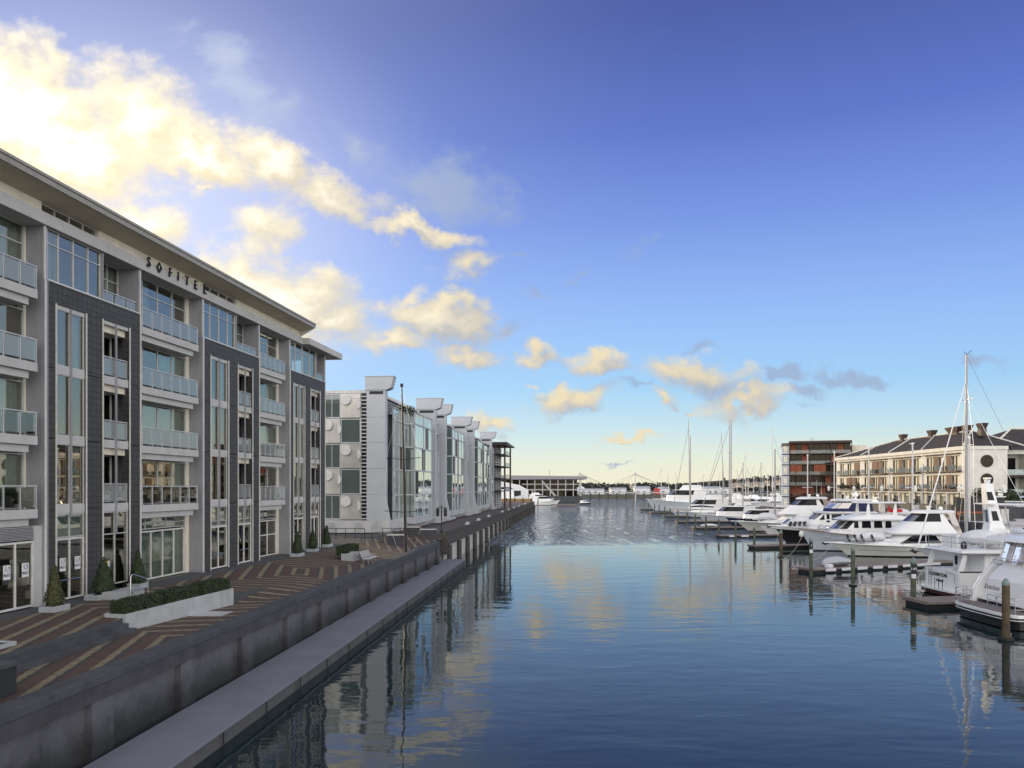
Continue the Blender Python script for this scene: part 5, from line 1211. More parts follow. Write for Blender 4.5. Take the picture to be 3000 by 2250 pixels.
for k,tr in enumerate(WX):
    for fl,(z0,z1) in enumerate(((5.2,7.75),(8.55,11.15))):
        for j,(a,b) in enumerate(tr):
            f=MB(); f.box(a,a+.1,-.3,-.1,z0,z1); f.box(b-.1,b,-.3,-.1,z0,z1); f.box(a+.1,b-.1,-.3,-.1,z1-.12,z1); f.box((a+b)/2-.05,(a+b)/2+.05,-.28,-.12,z0,z1-.12)
            fr=f.build('window',M_brown,cb_); g=MB(); g.quad((a+.1,-.2,z0),(b-.1,-.2,z0),(b-.1,-.2,z1-.12),(a+.1,-.2,z1-.12)); g.build('pane',M_dim,fr,fix=False)
            if random.random()<.3:
                c=MB(); u=random.choice((.12,.58)); c.quad((a+(b-a)*u,-.185,z0+.02),(a+(b-a)*(u+.22),-.185,z0+.02),(a+(b-a)*(u+.22),-.185,z1-.14),(a+(b-a)*u,-.185,z1-.14)); c.build('curtain',M_beige,fr)
            if j<2 and (k,fl,j) not in((3,1,1),):
                s0=tr[j][1]+.1; s1=min(tr[j+1][0]-.1,s0+1.7); m2=MB()
                if (k+fl+j)%5==4: s0,s1=a+.05,b+.4
                m2.box(s0,s1,.03,.09,z0-.1,z1+.05); m2.build('shutter',M_shutter,cb_)
            m2=MB(); m2.box(a-.1,b+.1,.72,.76,z0+.9,z0+.97); m2.box(a-.1,b+.1,.73,.75,z0+.1,z0+.86,1); m2.build('balustrade',[M_darkmetal,M_plainglass],cb_)
        m2=MB(); m2.box(k*14.3+.6,k*14.3+13.7,.004,.85,z0-.25,z0-.02); m2.build('balcony',M_brown,cb_)
    m2=MB(); m2.box(k*14.3+.9,k*14.3+13.6,.004,.6,11.45,11.6); m2.build('canopy',M_brown,cb_)
    for j in range(3):
        m2=MB(); m2.tube((k*14.3+.8+j*4.75,-.2,0),(k*14.3+.8+j*4.75,-.2,4.5),.33,n=10); m2.build('column',M_cream,cb_)
    for j in range(3):
        x0=k*14.3+1.5+j*4.75; f=MB(); f.box(x0,x0+3.4,-.895,-.85,.2,3.9); g=f.build('shop_window',M_brown,cb_)
        f=MB(); f.quad((x0+.15,-.84,.3),(x0+1.6,-.84,.3),(x0+1.6,-.84,3.7),(x0+.15,-.84,3.7)); f.quad((x0+1.75,-.84,.3),(x0+3.25,-.84,.3),(x0+3.25,-.84,3.7),(x0+1.75,-.84,3.7)); f.build('pane',M_glass if j%2 else M_tint,g)
    m2=MB()
for z in (6.9,10.1):
    mb=MB(); mb.loft([[(x,-3.8+r*math.cos(a*math.pi/12),z+r*math.sin(a*math.pi/12)) for a in range(24)] for x,r in ((-.33,1.08),(-.42,1.08),(-.42,.95),(-.33,.95))],c0=False,c1=False); w_=mb.build('round_window',M_brown,cb_)
    mb=MB(); mb.add([(-.34,-3.8+.95*math.cos(a*math.pi/12),z+.95*math.sin(a*math.pi/12)) for a in range(24)],[tuple(range(24))]); mb.build('pane',M_dim,w_); mb=MB(); mb.box(-.38,-.345,-3.83,-3.77,z-.94,z+.94); mb.box(-.38,-.345,-4.7,-2.9,z-.03,z+.03); mb.build('glazing_bar',M_brown,w_)
mb=MB(); 
A_=(-.4,.3,12.71); B_=(LB+.4,.3,12.71); C_=(LB+.4,-10,12.71); D_=(-.4,-10,12.71); P_=(6.5,-4.9,15.7); Q_=(36,-4.9,15.7)
mb.add([A_,B_,C_,D_,P_,Q_],[(0,1,5,4),(1,2,5),(2,3,4,5),(3,0,4)]); mb.build('roof',M_roofdark,cb_)
mb=MB()
for q,p in ((A_,P_),(B_,Q_),(P_,Q_),((14.5,.3,12.72),(20,-4.9,15.7)),((28.8,.3,12.72),(30,-4.9,15.7)),((43,.3,12.72),(43.6,-3.2,14.6)),(D_,P_)): mb.path([Vector(q)+Vector((0,0,.06)),Vector(p)+Vector((0,0,.1))],.16,4)
mb.build('roof_ridge',M_cream,cb_)
mb=MB(); mb.box(22,24.5,-2.9,-2.0,14.3,14.5); mb.build('skylight',M_mirror,cb_)
for (sx_,sy_,w_) in ((2630,1300,.9),(2718,1286,1.0),(2787,1284,2.6),(2825,1276,1.0),(2871,1284,.9)):
    p=atY(sx_,sy_,82.8*F/(sx_-1500)); x=(p.y-139); mb=MB(); zz=max(15.2,p.z-3.4)-.6
    mb.loft([[(x+a*w_*k*.75,-4.9+b*.55*k,zz+h_) for a,b in ((-1,-1),(1,-1),(1,1),(-1,1))] for h_,k in ((0,.9),(1.2,.9),(1.21,.75),(2.2,1.25),(2.3,1.25))]); mb.build('chimney',M_brown,cb_)
# wing to the right with balconies
wg=empty('cream_wing',(85.4,141.5,3.4),0,'cream wing with deep dark balconies and big dark roof at the right edge','building')
mb=MB(); mb.box(.0,60,2.2,2.5,0,11.8); mb.box(-.1,60,0,2.19,11.4,12.2); mb.build('wall',M_cream,wg)
for k in range(6):
    mb=MB(); mb.box(k*5.2,k*5.2+.6,0,2.19,0,11.39); mb.build('pier',M_cream,wg)
    for z in (4.2,7.7):
        mb=MB(); mb.box(k*5.2+.602,k*5.2+5.19,-.3,2.19,z-.3,z); b=mb.build('balcony',M_brown,wg); mb=MB(); mb.box(k*5.2+.602,k*5.2+5.19,-.28,-.24,z+.05,z+1.0); mb.build('glass_panel',M_balglass,b)
    for z in (.3,4.4,7.9):
        mb=MB(); mb.box(k*5.2+1.2,k*5.2+4.6,2.12,2.195,z,z+2.9); g=mb.build('window',M_brown,wg); mb=MB(); mb.quad((k*5.2+1.35,2.11,z+.1),(k*5.2+4.45,2.11,z+.1),(k*5.2+4.45,2.11,z+2.8),(k*5.2+1.35,2.11,z+2.8)); mb.build('pane',M_tint,g)
mb=MB(); mb.add([(-1.5,-.4,12.21),(60,-.4,12.21),(60,20,12.21),(-1.5,20,12.21),(8,9,16.4),(60,9,16.4)],[(0,1,5,4),(1,2,5),(2,3,4,5),(3,0,4)]); mb.build('roof',M_roofdark,wg)
mb=MB(); mb.path([(-1.5,-.4,12.3),(8,9,16.5),(60,9,16.5)],.25,4); mb.build('roof_ridge',M_cream,wg)
mb=MB(); mb.prism([(9,14.5),(12,16.2),(15,14.5)],'y',1.5,8); mb.build('dormer',M_cream,wg)
# ---- brown apartment block
bb=empty('brown_building',(77.2,230,3.4),R(-18),'dark brown six storey block with glazed balconies, red louvres and grey side strip','building')
mb=MB(); mb.box(2.2,18.4,2.0,18,0,18.2); mb.build('wall',M_brown,bb); mb=MB(); mb.box(0,2.19,.2,18,0,17.4); mb.build('side_strip',M_gelgrey,bb)
mb=MB(); mb.box(2.0,18.6,-.3,18,18.21,18.7); mb.box(-.1,1.99,0,18,17.41,17.8); mb.build('roof',M_brown,bb)
mb=MB(); mb.box(19.2,23,6,16,0,17.6); mb.build('stair_core',M_beige,bb)
for k in range(6):
    z=k*3.03
    mb=MB(); mb.box(2.2,18.4,-.1,1.99,z+2.85,z+3.03); b=mb.build('balcony',M_brown,bb)
    if k<5: mb=MB(); mb.box(2.3,18.3,-.08,-.05,z+3.05,z+3.95); mb.build('glass_panel',M_plainglass,b)
    mb=MB(); mb.box(.35,1.7,.15,.198,z+.5,z+2.2); w_=mb.build('window',M_darkmetal,bb); mb=MB(); mb.quad((.45,.14,z+.55),(1.6,.14,z+.55),(1.6,.14,z+2.15),(.45,.14,z+2.15)); mb.build('pane',M_beige,w_)
    mb=MB(); mb.box(.0,2.19,.1,.195,z+2.7,z+3.0); mb.build('floor_band',M_brown,bb)
    for j in range(10):
        x=2.4+j*1.58; r=random.random()
        if r<.27 or (k==3 and r<.6): 
            mb=MB(); 
            for q in range(4): mb.box(x+q*.38,x+q*.38+.26,-.02 if k in(3,) else 1.7,.06 if k in(3,) else 1.8,z+.1,z+2.8)
            mb.build('louvre_panel',M_redpanel,bb)
        else:
            f=MB(); f.box(x,x+.1,1.8,1.98,z+.05,z+2.8); f.box(x+.1,x+1.5,1.8,1.98,z+2.65,z+2.8); w_=f.build('window',M_darkmetal if k>2 else M_brown,bb)
            g=MB(); g.quad((x+.1,1.9,z+.05),(x+1.5,1.9,z+.05),(x+1.5,1.9,z+2.65),(x+.1,1.9,z+2.65)); g.build('pane',M_dim,w_)
for x in (2.0,7.5,13.0,18.4): mb=MB(); mb.box(x,x+.22,-.32,-.103,0,18.2); mb.build('column',M_brown,bb)
mb=MB(); mb.tube((8,4,18.7),(8,4,19.9),.06); mb.tube((8.6,4,18.7),(8.6,4,19.7),.06); mb.build('aerial',M_darkmetal,bb)
# ---- promenade: wall, lamp poles, lanterns, trees, people
pw=empty('promenade_wall',(72,131,PZ),R(90),'olive grey wall in front of the cream building ground floor','wall'); mb=MB(); mb.box(0,46,-.15,.15,0,2.0); mb.build('wall',M_darkwall,pw); mb=MB(); mb.box(-.1,46.1,-.2,.2,2.003,2.12); mb.build('cap',M_darkwall,pw)
for k in range(8): mb=MB(); mb.box(k*6.4,k*6.4+.8,.155,.3,0,2.0); mb.build('pier',M_beam,pw)
dw=empty('terrace_wall',(73,127,PZ),0,'dark stone terrace wall with pale piers under the trees at right','wall'); mb=MB(); mb.box(0,60,0,.4,0,2.6); mb.build('wall',M_beam,dw)
for k in range(9): mb=MB(); mb.box(4+k*4,4.9+k*4,-.3,-.003,0,2.4); mb.build('pier',M_conc,dw)
mb=MB(); mb.box(-.1,60,-.4,.6,2.603,2.8); mb.build('cap',M_conc,dw)
st2=empty('boarding_steps',(67,118,PZ),0,'red brown timber steps beside the dark wall behind the sailing yacht','steps'); 
for k in range(6): mb=MB(); mb.box(0,7,k*.5,k*.5+.5,.0,.22*(k+1)); mb.build('tread',M_redpanel if k==5 else M_timber,st2)
mb=MB(); mb.box(-.1,7.1,3.0,3.2,0,3.4); mb.build('back_panel',M_darkmetal,st2)
gn=['nearest tall grey pole, half hidden by the sailing yacht mast','tall grey pole left of the tall sailing mast','tall grey pole before the middle of the cream building','tall grey pole at the far end of the cream building','tall grey pole in front of the brown block']
for k,Y in enumerate((117,133.6,150,166,181)):
    t=empty('light_pole',(66.6,Y,PZ),0,gn[k],'light pole','grey poles along the promenade edge')
    mb=MB(); mb.tube((0,0,-5),(0,0,12.1),.17,.13,8); mb.build('pole',M_alu,t,smooth=True); mb=MB(); mb.box(-1.0,1.1,-.06,.06,4.9,5.02); mb.box(-1.2,-.7,-.12,.12,4.82,4.9); mb.build('crossarm',M_alu,t); mb=MB(); mb.ball((0,0,12.2),.2); mb.build('lamp',M_lamp,t)
ln=['lantern lamp nearest, by the trees at right','lantern lamp behind the sailing yacht mast','lantern lamp at the right half of the cream building','lantern lamp before the middle shutters','lantern lamp at left half of the cream building','lantern lamp in front of the brown block']
for k,Y in enumerate((114,125.4,139,151.6,164,177)):
    t=empty('street_lamp',(69.8,Y,PZ),0,ln[k],'street lamp','white lanterns along the promenade')
    mb=MB(); mb.box(-.45,.45,-.45,.45,0,1.9); mb.build('base',M_conc,t,bevel=.04); mb=MB(); mb.lathe([(.2,1.9),(.1,2.5),(.07,4.2)],n=8); mb.build('post',M_darkmetal,t,smooth=True); mb=MB(); mb.lathe([(.2,4.2),(.34,4.9),(.34,5.0),(.1,5.2),(.03,5.35)],n=8); mb.build('lantern',M_lamp,t)
def tree(p,h,r,label,grp=None,n=1400,name='bushy_tree',m=None):
    t=empty(name,p,0,label,'tree',grp); mb=MB(); mb.path([(0,0,0),(.1*r,0,h*.35),(-.05*r,.1,h*.7)],[r*.09,r*.07,r*.03],6)
    for k in range(5): a=k*1.3; mb.path([(.05*r,0,h*.3),(r*.5*math.cos(a),r*.5*math.sin(a),h*.65)],[r*.05,r*.02],5)
    mb.build('trunk',M_bark,t)
    cl=[(random.uniform(-.6,.6)*r,random.uniform(-.6,.6)*r,h*random.uniform(.42,.9),r*random.uniform(.3,.55)) for _ in range(9)]+[(0,0,h*.62,r*.7)]
    mb=MB()
    def fn():
        c=random.choice(cl); d=Vector([random.gauss(0,1) for _ in range(3)]).normalized(); return Vector(c[:3])+d*c[3]*random.uniform(.75,1.05),d
    leaf_cloud(mb,n,fn,r*.075+.04); mb.build('crown',m or M_leafd,t); return t
for x,y,h,r,la in ((76,130.5,4.6,2.2,'dark bushy tree at the corner of the cream building end wall'),(80,130,5.0,2.5,'rounded dark tree under the round windows'),(84.5,131,4.4,2.3,'dark tree right of the round windows'),(88.5,131,4.8,2.6,'dark bushy tree before the cream wing'),(93,131.5,4.6,2.6,'dark bushy tree farthest right before the cream wing')):
    tree((x,y,PZ+.0),h,r,la,'dark trees on the right hand terrace')
for k,(Y,la) in enumerate(((147,'small tub tree at the right of the cream building front'),(154,'small tub tree second along the cream building front'),(161.5,'small tub tree third along the cream building front'),(170,'small tub tree fourth along the cream building front'),(180,'small tub tree fifth along the cream building front'))):
    tree((77.2,Y,PZ-.3),3.2,.8,la,'small tub trees at the cream building front',350,'tub_tree')
def person(p,h,label,m,rz=0,lean=0):
    t=empty('person',p,rz,label,'person'); k=h/1.75; mb=MB()
    mb.path([(0,0,.82*k),(0,0,1.0*k),(.01,0,1.25*k),(.02,0,1.42*k),(.02,0,1.5*k),(.03,0,1.56*k),(.04,0,1.64*k),(.03,0,1.75*k)],[.14*k,.15*k,.17*k,.15*k,.06*k,.08*k,.095*k,.03*k],8)
    for s in (1,-1):
        mb.path([(0,s*.09*k,.9*k),(.06*s,s*.1*k,.48*k),(-.02+.1*s,s*.1*k,.06*k),(.12+.1*s,s*.1*k,.03*k)],[.1*k,.07*k,.05*k,.04*k],6)
        mb.path([(.01,s*.19*k,1.4*k),(-.04*s,s*.25*k,1.1*k),(.08,s*.22*k,.86*k)],[.06*k,.05*k,.035*k],6)
    b=mb.build('body',m,t,smooth=True); mb=MB(); mb.ball((.045*k,0,1.64*k),.1*k,.085*k,.11*k); mb.build('head',M_skin,t,smooth=True); mb=MB(); mb.ball((.015*k,0,1.675*k),.105*k,.092*k,.1*k); mb.build('hair',M_black,t,smooth=True)
person((-6.6,250,3.6),1.75,'person in dark clothes walking near the far wharf end',M_cloth,1)
person((66.6,142,PZ),1.75,'person in a red jacket standing on the promenade',M_clothred,2); person((67.8,141,PZ),1.8,'person in dark clothes beside the one in red',M_cloth,2.5)
# ================================================================== FAR MARINA
def launch(x,Y,L,rz,label,grp,k=1.0,hm=None,fb=None,tall=1):
    t=empty('motor_launch',(x,Y,0),rz,label,'motor boat',grp); B=L*.27; f=fb or L*.11
    Hull(t,L,B,f*.75,f*1.15,L*.12,hm or M_gel); hw=B*.38
    lv=[(f*.7,L*.12,L*.72,hw,L*.15),(f*1.5,L*.14,L*.7,hw,L*.15),(f*1.5+L*.07,L*.16,L*.6,hw*.92,L*.12)]
    house(t,'deck_house',M_gel,lv); band(t,'window_band',M_tint,lv,f*1.5+.05,f*1.5+L*.07-.05,3,21,.02)
    zt=f*1.5+L*.07; house(t,'roof',M_gel,[(zt,L*.08,L*.62,hw,L*.12),(zt+.2,L*.1,L*.6,hw*.95,L*.12)])
    if tall>0:
        l2=[(zt+.2,L*.2,L*.52,hw*.8,L*.08),(zt+L*.075,L*.22,L*.46,hw*.75,L*.08)]; house(t,'flybridge',M_gel,l2)
        mb=MB(); mb.tube((L*.25,0,zt+L*.07),(L*.24,0,zt+L*.2),.06); mb.box(L*.21,L*.28,-hw*.5,hw*.5,zt+L*.12,zt+L*.13); mb.build('mast',M_gel,t)
    return t
def yacht(x,Y,L,rz,mh,label,grp,hm=None,stay=True,mm=None,r=.13,lean=0,mx=.62,spr=2):
    t=empty('sailing_yacht',(x,Y,0),rz,label,'sailing yacht',grp); B=L*.25; f=L*.085
    Hull(t,L,B,f,f*1.3,L*.12,hm or M_gel); house(t,'coachroof',M_gel,[(f*.9,L*.2,L*.68,B*.3,L*.2),(f*1.55,L*.22,L*.62,B*.26,L*.16)])
    m=mm or M_mast; mb=MB(); mb.path([(L*mx,0,f),(L*mx-lean,0,mh)],[r,r*.65],8); mb.build('mast',m,t)
    mb=MB()
    for k in range(spr): z=mh*(k+1)/(spr+1); mb.path([(L*mx-lean*(k+1)/(spr+1),-B*.25,z),(L*mx-lean*(k+1)/(spr+1),B*.25,z)],.04,4)
    mb.build('spreader',m,t)
    mb=MB(); mb.path([(L*mx-.1,0,f*2.3),(L*mx-L*.2,0,f*2.45),(L*.2,0,f*2.2)],[.22,.28,.16],8); mb.build('boom_cover',M_greycover if x%2<1 else M_navy,t)
    mb=MB()
    if stay: m3=MB(); m3.tube((L*.98,0,f*1.35),(L*mx-lean*.9,0,mh*.93),.10,.05,6); m3.build('furled_headsail',M_reveal,t)
    mb.tube((.1,0,f),(L*mx-lean,0,mh),.02,n=4)
    for s in (1,-1): mb.tube((L*mx-.2,s*B*.45,f),(L*mx-lean*.5,s*B*.25,mh*.5),.02,n=4)
    mb.build('rigging',M_steel,t); return t
def X(px_,Y): return (px_-1500)/F*Y
G1='motor boats berthed bow out'; G2='sailing yachts berthed along the fairway'
launch(X(2042,204)+17,204,17,RB,'grey hulled motor sailer behind the upturned dinghy finger',G1,hm=M_gelgrey,fb=1.9,tall=0)
yacht(X(2047,212)+18,212,18,RB,27,'grey sloop whose thick forestay slants down to its bow',G2,hm=M_gelgrey,r=.19,mx=.55)
yacht(X(2070,224)+18,224,18,RB,27.6,'sloop with dark mast right beside the slanting forestay sloop',G2,hm=M_gelgrey,stay=False,r=.2,mx=.62,mm=M_reveal)
launch(X(1962,252)+21,252,21,RB,'white motor launch with raked cabin between the ketch and far launch',G1,fb=2.4)
yacht(X(1966,240)+16,240,16,RB,28.8,'yacht with tall pale mast, left of the sloops',G2,hm=M_gelgrey,r=.2,mx=.64,lean=-.6,mm=M_mast)
yacht(X(1960,262)+16,262,15,RB,25.6,'yacht with shorter dark mast just left of the tall pale mast',G2,r=.17,mx=.6,stay=False,mm=M_reveal)
launch(X(1893,303)+26,303,26,RB,'largest far launch, high grey bow nearest the open fairway',G1,hm=M_gelgrey,fb=4.0,tall=1)
yacht(X(2040,310)+20,310,18,RB,30,'yacht with leaning pale mast between the two mast pairs',G2,lean=-1.4,r=.16,mx=.5)
yacht(X(2205,176)+14,176,13,RB,17.3,'small yacht with grey mast left of the brown block',G2,hm=M_blackhull,r=.2,mx=.7,stay=False,mm=M_reveal)
# second rank of boats along the inner side of the marina pier
GX='boats in the second rank of the marina'
for k,(kd,p,Y,L_,la) in enumerate((('l',2215,192,15,'white launch behind the farther sport cruiser, second rank'),('l',2262,205,14,'launch right of the small dark masted yacht, second rank'),('y',2180,214,14,'yacht with bare mast in the second rank behind the grey sloops'),
  ('l',2150,226,15,'launch behind the grey motor sailer, second rank'),('l',2195,236,14,'small launch left of the brown block, second rank'),('y',2120,250,13,'yacht with bare mast behind the white raked launch'),('l',2090,262,16,'launch behind the sloop pair, second rank'),('l',2140,275,15,'launch between sloops and sunlit basin'),('y',2232,262,13,'slim masted yacht just left of the brown block'),('l',2330,150,13,'launch just behind the pilothouse boat stern'),('l',2420,140,12,'launch in front of the lantern lamps'))):
    if kd=='l': launch(X(p,Y)+L_*.5,Y,L_,RB+random.uniform(-.1,.1),la,GX,hm=random.choice((None,M_gelgrey,M_navy)) if k<8 else None,tall=k%2)
    else: yacht(X(p,Y)+L_*.6,Y,L_,RB,random.uniform(15,19),la,GX,hm=random.choice((None,M_gelgrey,M_blackhull)),stay=k%2==0,mm=M_reveal,r=.14)
# sunlit boats in the far basin
G3='sunlit boats moored in the far basin'
FY=[('y',2192,400,14,19,'white yacht with pinkish mast in the far basin'),('y',2186,430,16,28,'sunlit yacht with tall mast right of the mast pair'),('y',2264,420,30,39.7,'superyacht mast, tallest in the far basin'),('y',2270,440,16,22.5,'yacht mast just right of the superyacht mast'),('y',2282,380,14,18.6,'sunlit yacht nearest the brown block'),('y',2236,460,15,17,'yacht left of the superyacht in the far basin'),('y',2250,350,12,15,'small yacht in front of the superyacht'),
 ('y',1938,520,16,23,'lone white yacht near the swing bridge'),('y',1958,470,12,17,'small yacht behind the far launch'),('y',1980,560,14,20,'thin masted yacht behind the far launch roof'),('y',2060,520,14,19,'yacht seen between the mast pairs, far'),('y',2110,480,13,18,'yacht with short mast left of the mast pair, far'),('y',2160,500,14,21,'yacht right of the sloops in the far basin'),('y',2210,520,15,24,'far yacht left of the small grey masted one'),
 ('l',2150,330,15,0,'white launch nearest in the sunlit basin'),('l',2195,345,17,0,'white launch with big cabin in the sunlit basin'),('l',2235,365,15,0,'white launch before the brown block'),('l',2270,320,14,0,'launch at the foot of the brown block'),('l',2128,400,14,0,'launch behind the sloops, far basin'),('l',2172,440,18,0,'far white launch with tall cabin, sunlit'),('l',2080,430,16,0,'launch between the mast pairs, far'),('l',2030,460,15,0,'launch behind the grey launches, far'),('l',1990,500,16,0,'launch beyond the far launch stern'),('l',2222,420,16,0,'launch among the far masts'),('l',2255,470,18,0,'launch behind the superyacht')]
for kd,p,Y,L_,mh,la in FY:
    rz=random.choice((0,RB))+random.uniform(-.15,.15)
    if kd=='y':
        s=math.cos(rz); yacht(X(p,Y)-s*L_*.62,Y,L_,rz,mh,la,G3,r=.17 if mh<30 else .32,spr=2 if mh<30 else 3,hm=M_yellow if p==2250 else None,mm=M_white)
    else:
        s=math.cos(rz); launch(X(p,Y)-s*L_*.5,Y,L_,rz,la,G3)
# floating piers of the far basin
for k,(x0,x1,Y,la) in enumerate(((X(2140,360),X(2300,360),360,'far floating pier left of the brown block'),(X(2000,480),X(2290,480),480,'long far floating pier among the sunlit boats'))):
    t=empty('floating_pier',(x0,Y,0),0,la,'pier'); mb=MB(); mb.box(0,x1-x0,0,2.5,.1,.7); mb.build('deck',M_finger,t)
    for q in range(6): mb=MB(); mb.tube((q*(x1-x0)/5.2+1,-.4,-1),(q*(x1-x0)/5.2+1,-.4,3.2),.28); mb.build('pile',M_pilegreen,t)
# ---- left background: event hall, tents, boats at the wharf end
eh=empty('event_hall',(-11,500,3.4),R(-2),'long flat roofed hall on slender white columns','event hall'); eh.scale=(1.43,1.43,1.12)
mb=MB(); mb.prism([(-3,9.0),(40,9.4),(40,11.0),(-3,11.6)],'y',-4,30); mb.build('roof',M_reveal,eh)
mb=MB(); mb.prism([(-3.1,11.3),(40.1,10.7),(40.1,11.05),(-3.1,11.7)],'y',-4.1,-4.003); mb.build('roof_edge',M_conc,eh)
mb=MB(); mb.box(2,36,1,28,0,9.0); mb.build('wall',M_dim,eh)
for k in range(12): mb=MB(); mb.box(1+k*3.3,1.35+k*3.3,-3.4,-3.05,0,9.2); mb.build('column',M_conc,eh)
for z in (3.2,6.2): mb=MB(); mb.box(12,36,-.6,.99,z,z+.7); mb.build('gallery',M_conc,eh)
mb=MB(); mb.prism([(20,8.6),(21.2,8.6),(27,0.2),(25.8,.2)],'y',-1.6,-.65); mb.build('stair',M_conc,eh); mb=MB(); mb.box(-60,54,-12,60,-5,0); tag(mb.build('quay_ground',M_asphalt,None,loc=(-11,500,3.4),rot=R(-2)),kind='structure'); mb=MB(); mb.tube((24,5,10.5),(24,5,14.5),.08); mb.build('aerial',M_darkmetal,eh)
mk=empty('marquee',(-12,318,3.4),0,'big white gable marquee beyond the silver apartments','marquee')
mb=MB(); mb.prism([(0,0),(18.5,0),(18.5,4.4),(15,6.4),(4,8.6),(0,8.8)],'y',0,18); mb.build('canvas',M_plate,mk); mb=MB(); mb.box(12.5,15.5,-.1,-.003,.2,4.2); mb.build('entrance',M_darkmetal,mk); mb=MB(); mb.box(-40,15,-4,30,-5,-.01); tag(mb.build('quay_ground',M_asphalt,None,loc=(-12,318,3.4)),kind='structure')
for k,(p,Y,w_,la) in enumerate(((1650,720,11,'small white tent left of the swing bridge pylon'),(1680,740,14,'wide white tent at the foot of the bridge pylon'),(1703,730,9,'white tent right of the bridge pylon foot'))):
    t=empty('tent',(X(p,Y),Y,3.4),0,la,'tent','small white tents by the bridge'); t.scale=(1,1,1.6); mb=MB(); mb.add([(-w_/2,0,0),(w_/2,0,0),(w_/2,6,0),(-w_/2,6,0),(-w_/2,0,2.4),(w_/2,0,2.4),(w_/2,6,2.4),(-w_/2,6,2.4),(0,3,4.4)],[(0,1,5,4),(1,2,6,5),(2,3,7,6),(3,0,4,7),(4,5,8),(5,6,8),(6,7,8),(7,4,8)]); mb.build('canvas',M_cover,t)
rd=empty('red_pavilion',(X(1598,645),645,3.2),0,'low red brown shed left of the small tents','shed'); rd.scale=(1.5,1.5,1.2); mb=MB(); mb.box(0,8,0,5,0,3.0); mb.build('wall',M_redpanel,rd); mb=MB(); mb.prism([(-.5,3.0),(8.5,3.0),(4,3.9)],'y',-.5,5.5); mb.build('roof',M_roofdark,rd); 
launch(X(1432,305),305.5,13.6,.0,'big white launch moored beyond the wharf end, bow to the right',G3,fb=5.4,tall=0)
launch(X(1545,402),402,16.5,.05,'long white cabin cruiser beyond the wharf end','boats beyond the wharf end',fb=2.1,tall=0); launch(X(1540,425),425,15,.1,'white cruiser with flybridge behind the cabin cruiser','boats beyond the wharf end',fb=2.6,tall=1)
fp=empty('floating_pier',(X(1615,380),380,0),0,'low floating pier right of the long cabin cruiser','pier'); mb=MB(); mb.box(0,12,0,2,.2,.9); mb.build('deck',M_finger,fp)
launch(X(1695,430),428,7,.2,'small dark hulled boat near the bridge','boats beyond the wharf end',hm=M_blackhull,tall=0)
for x,yb,yt,la in ((1576,1486,1459,'stout pale pile off the wharf end'),(1622,1474,1452,'second pile off the wharf end, darker'),(1663,1469,1449,'third pile at the end of the low pier')): pile(x,yb,topz(x,yb,yt),.42,M_finger,la)
tb=empty('timber_barrier',Vector((-7.5,94,3.6))+Vector((math.cos(WA)*199,math.sin(WA)*199,0)),WA-R(90),'orange brown timber barrier closing the wharf end','barrier')
mb=MB(); mb.box(-17,-.5,0,.4,.1,1.1); mb.build('board',M_orange,tb)
for k in range(6): mb=MB(); mb.tube((-16+k*3,-.2,0),(-16+k*3,-.2,1.5),.2); mb.build('post',M_timber,tb)
cs=empty('covered_stall',(-6.2,243,3.6),WA,'dark covered stall with red front near the wharf end','stall'); mb=MB(); mb.box(0,9,-1.6,1.6,.2,1.5); mb.build('body',M_black,cs,bevel=.1); mb=MB(); mb.box(-.06,-.003,-1.4,0,.2,1.3); mb.build('front',M_clothred,cs); mb=MB(); mb.prism([(0,1.5),(9,1.5),(8,2.1),(1,2.1)],'y',-1.7,1.7); mb.build('roof',M_darkmetal,cs)
# ---- swing bridge with two pylons
br=empty('footbridge',(X(1640,545),545,0),0,'low cable stayed footbridge with two white pylons','bridge'); l=X(2010,545)-X(1640,545)
mb=MB(); mb.box(0,l,0,3,4.9,5.6); mb.build('deck',M_conc,br); mb=MB(); mb.box(0,l,0,.1,6.5,6.6); mb.build('handrail',M_alu,br)
for p in (1699,1862):
    q=X(p,545)-X(1640,545); mb=MB(); mb.tube((q,1.5,-1),(q,1.5,18.4),.55,.4,8); mb.lathe([(.45,18.0),(1.0,18.2),(.2,19.3)],(q,1.5,0),6); mb.build('pylon',M_white,br)
    mb=MB()
    for d in (-28,-20,-12,12,20,28): mb.tube((q,1.5,18),(max(0,min(l,q+d)),1.5,5.6),.07 if d<28 else .16,n=4)
    mb.build('cable',M_reveal,br)
for k in range(14): mb=MB(); mb.tube((3+k*6,1.5,-1),(3+k*6,1.5,4.9),.4,n=6); mb.build('pile',M_timber,br)
# ---- far quay with sheds, hill with trees and houses
mb=MB(); mb.box(-400,700,640,1500,-3,3.2); tag(mb.build('far_shore',M_darkwall),kind='structure')
sheds=[(1648,1770,660,4.6,'long pale shed left on the far quay'),(1790,1835,670,5.4,'short white shed between the bridge pylons'),(1862,1905,655,6.5,'white shed behind the right bridge pylon'),(1935,1962,665,6.0,'white shed beside the lone yacht'),(2040,2110,700,6.4,'wide pale shed behind the mast pairs'),(2118,2145,690,5.6,'small pale shed right of the mast pairs')]
for a,b,Y,h_,la in sheds:
    t=empty('warehouse',(X(a,Y),Y,3.2),0,la,'warehouse','pale sheds on the far quay'); w_=X(b,Y)-X(a,Y); mb=MB(); mb.box(0,w_,0,14,0,h_*.75); mb.build('wall',M_plate,t); mb=MB(); mb.prism([(-.4,h_*.75),(14.4,h_*.75),(7,h_)],'x',-.5,w_+.5); mb.build('roof',M_greycover,t)
    mb=MB()
    for k in range(int(w_/5)): mb.box(1+k*5,3.2+k*5,-.05,-.004,.3,2.6)
    mb.build('door',M_reveal,t)
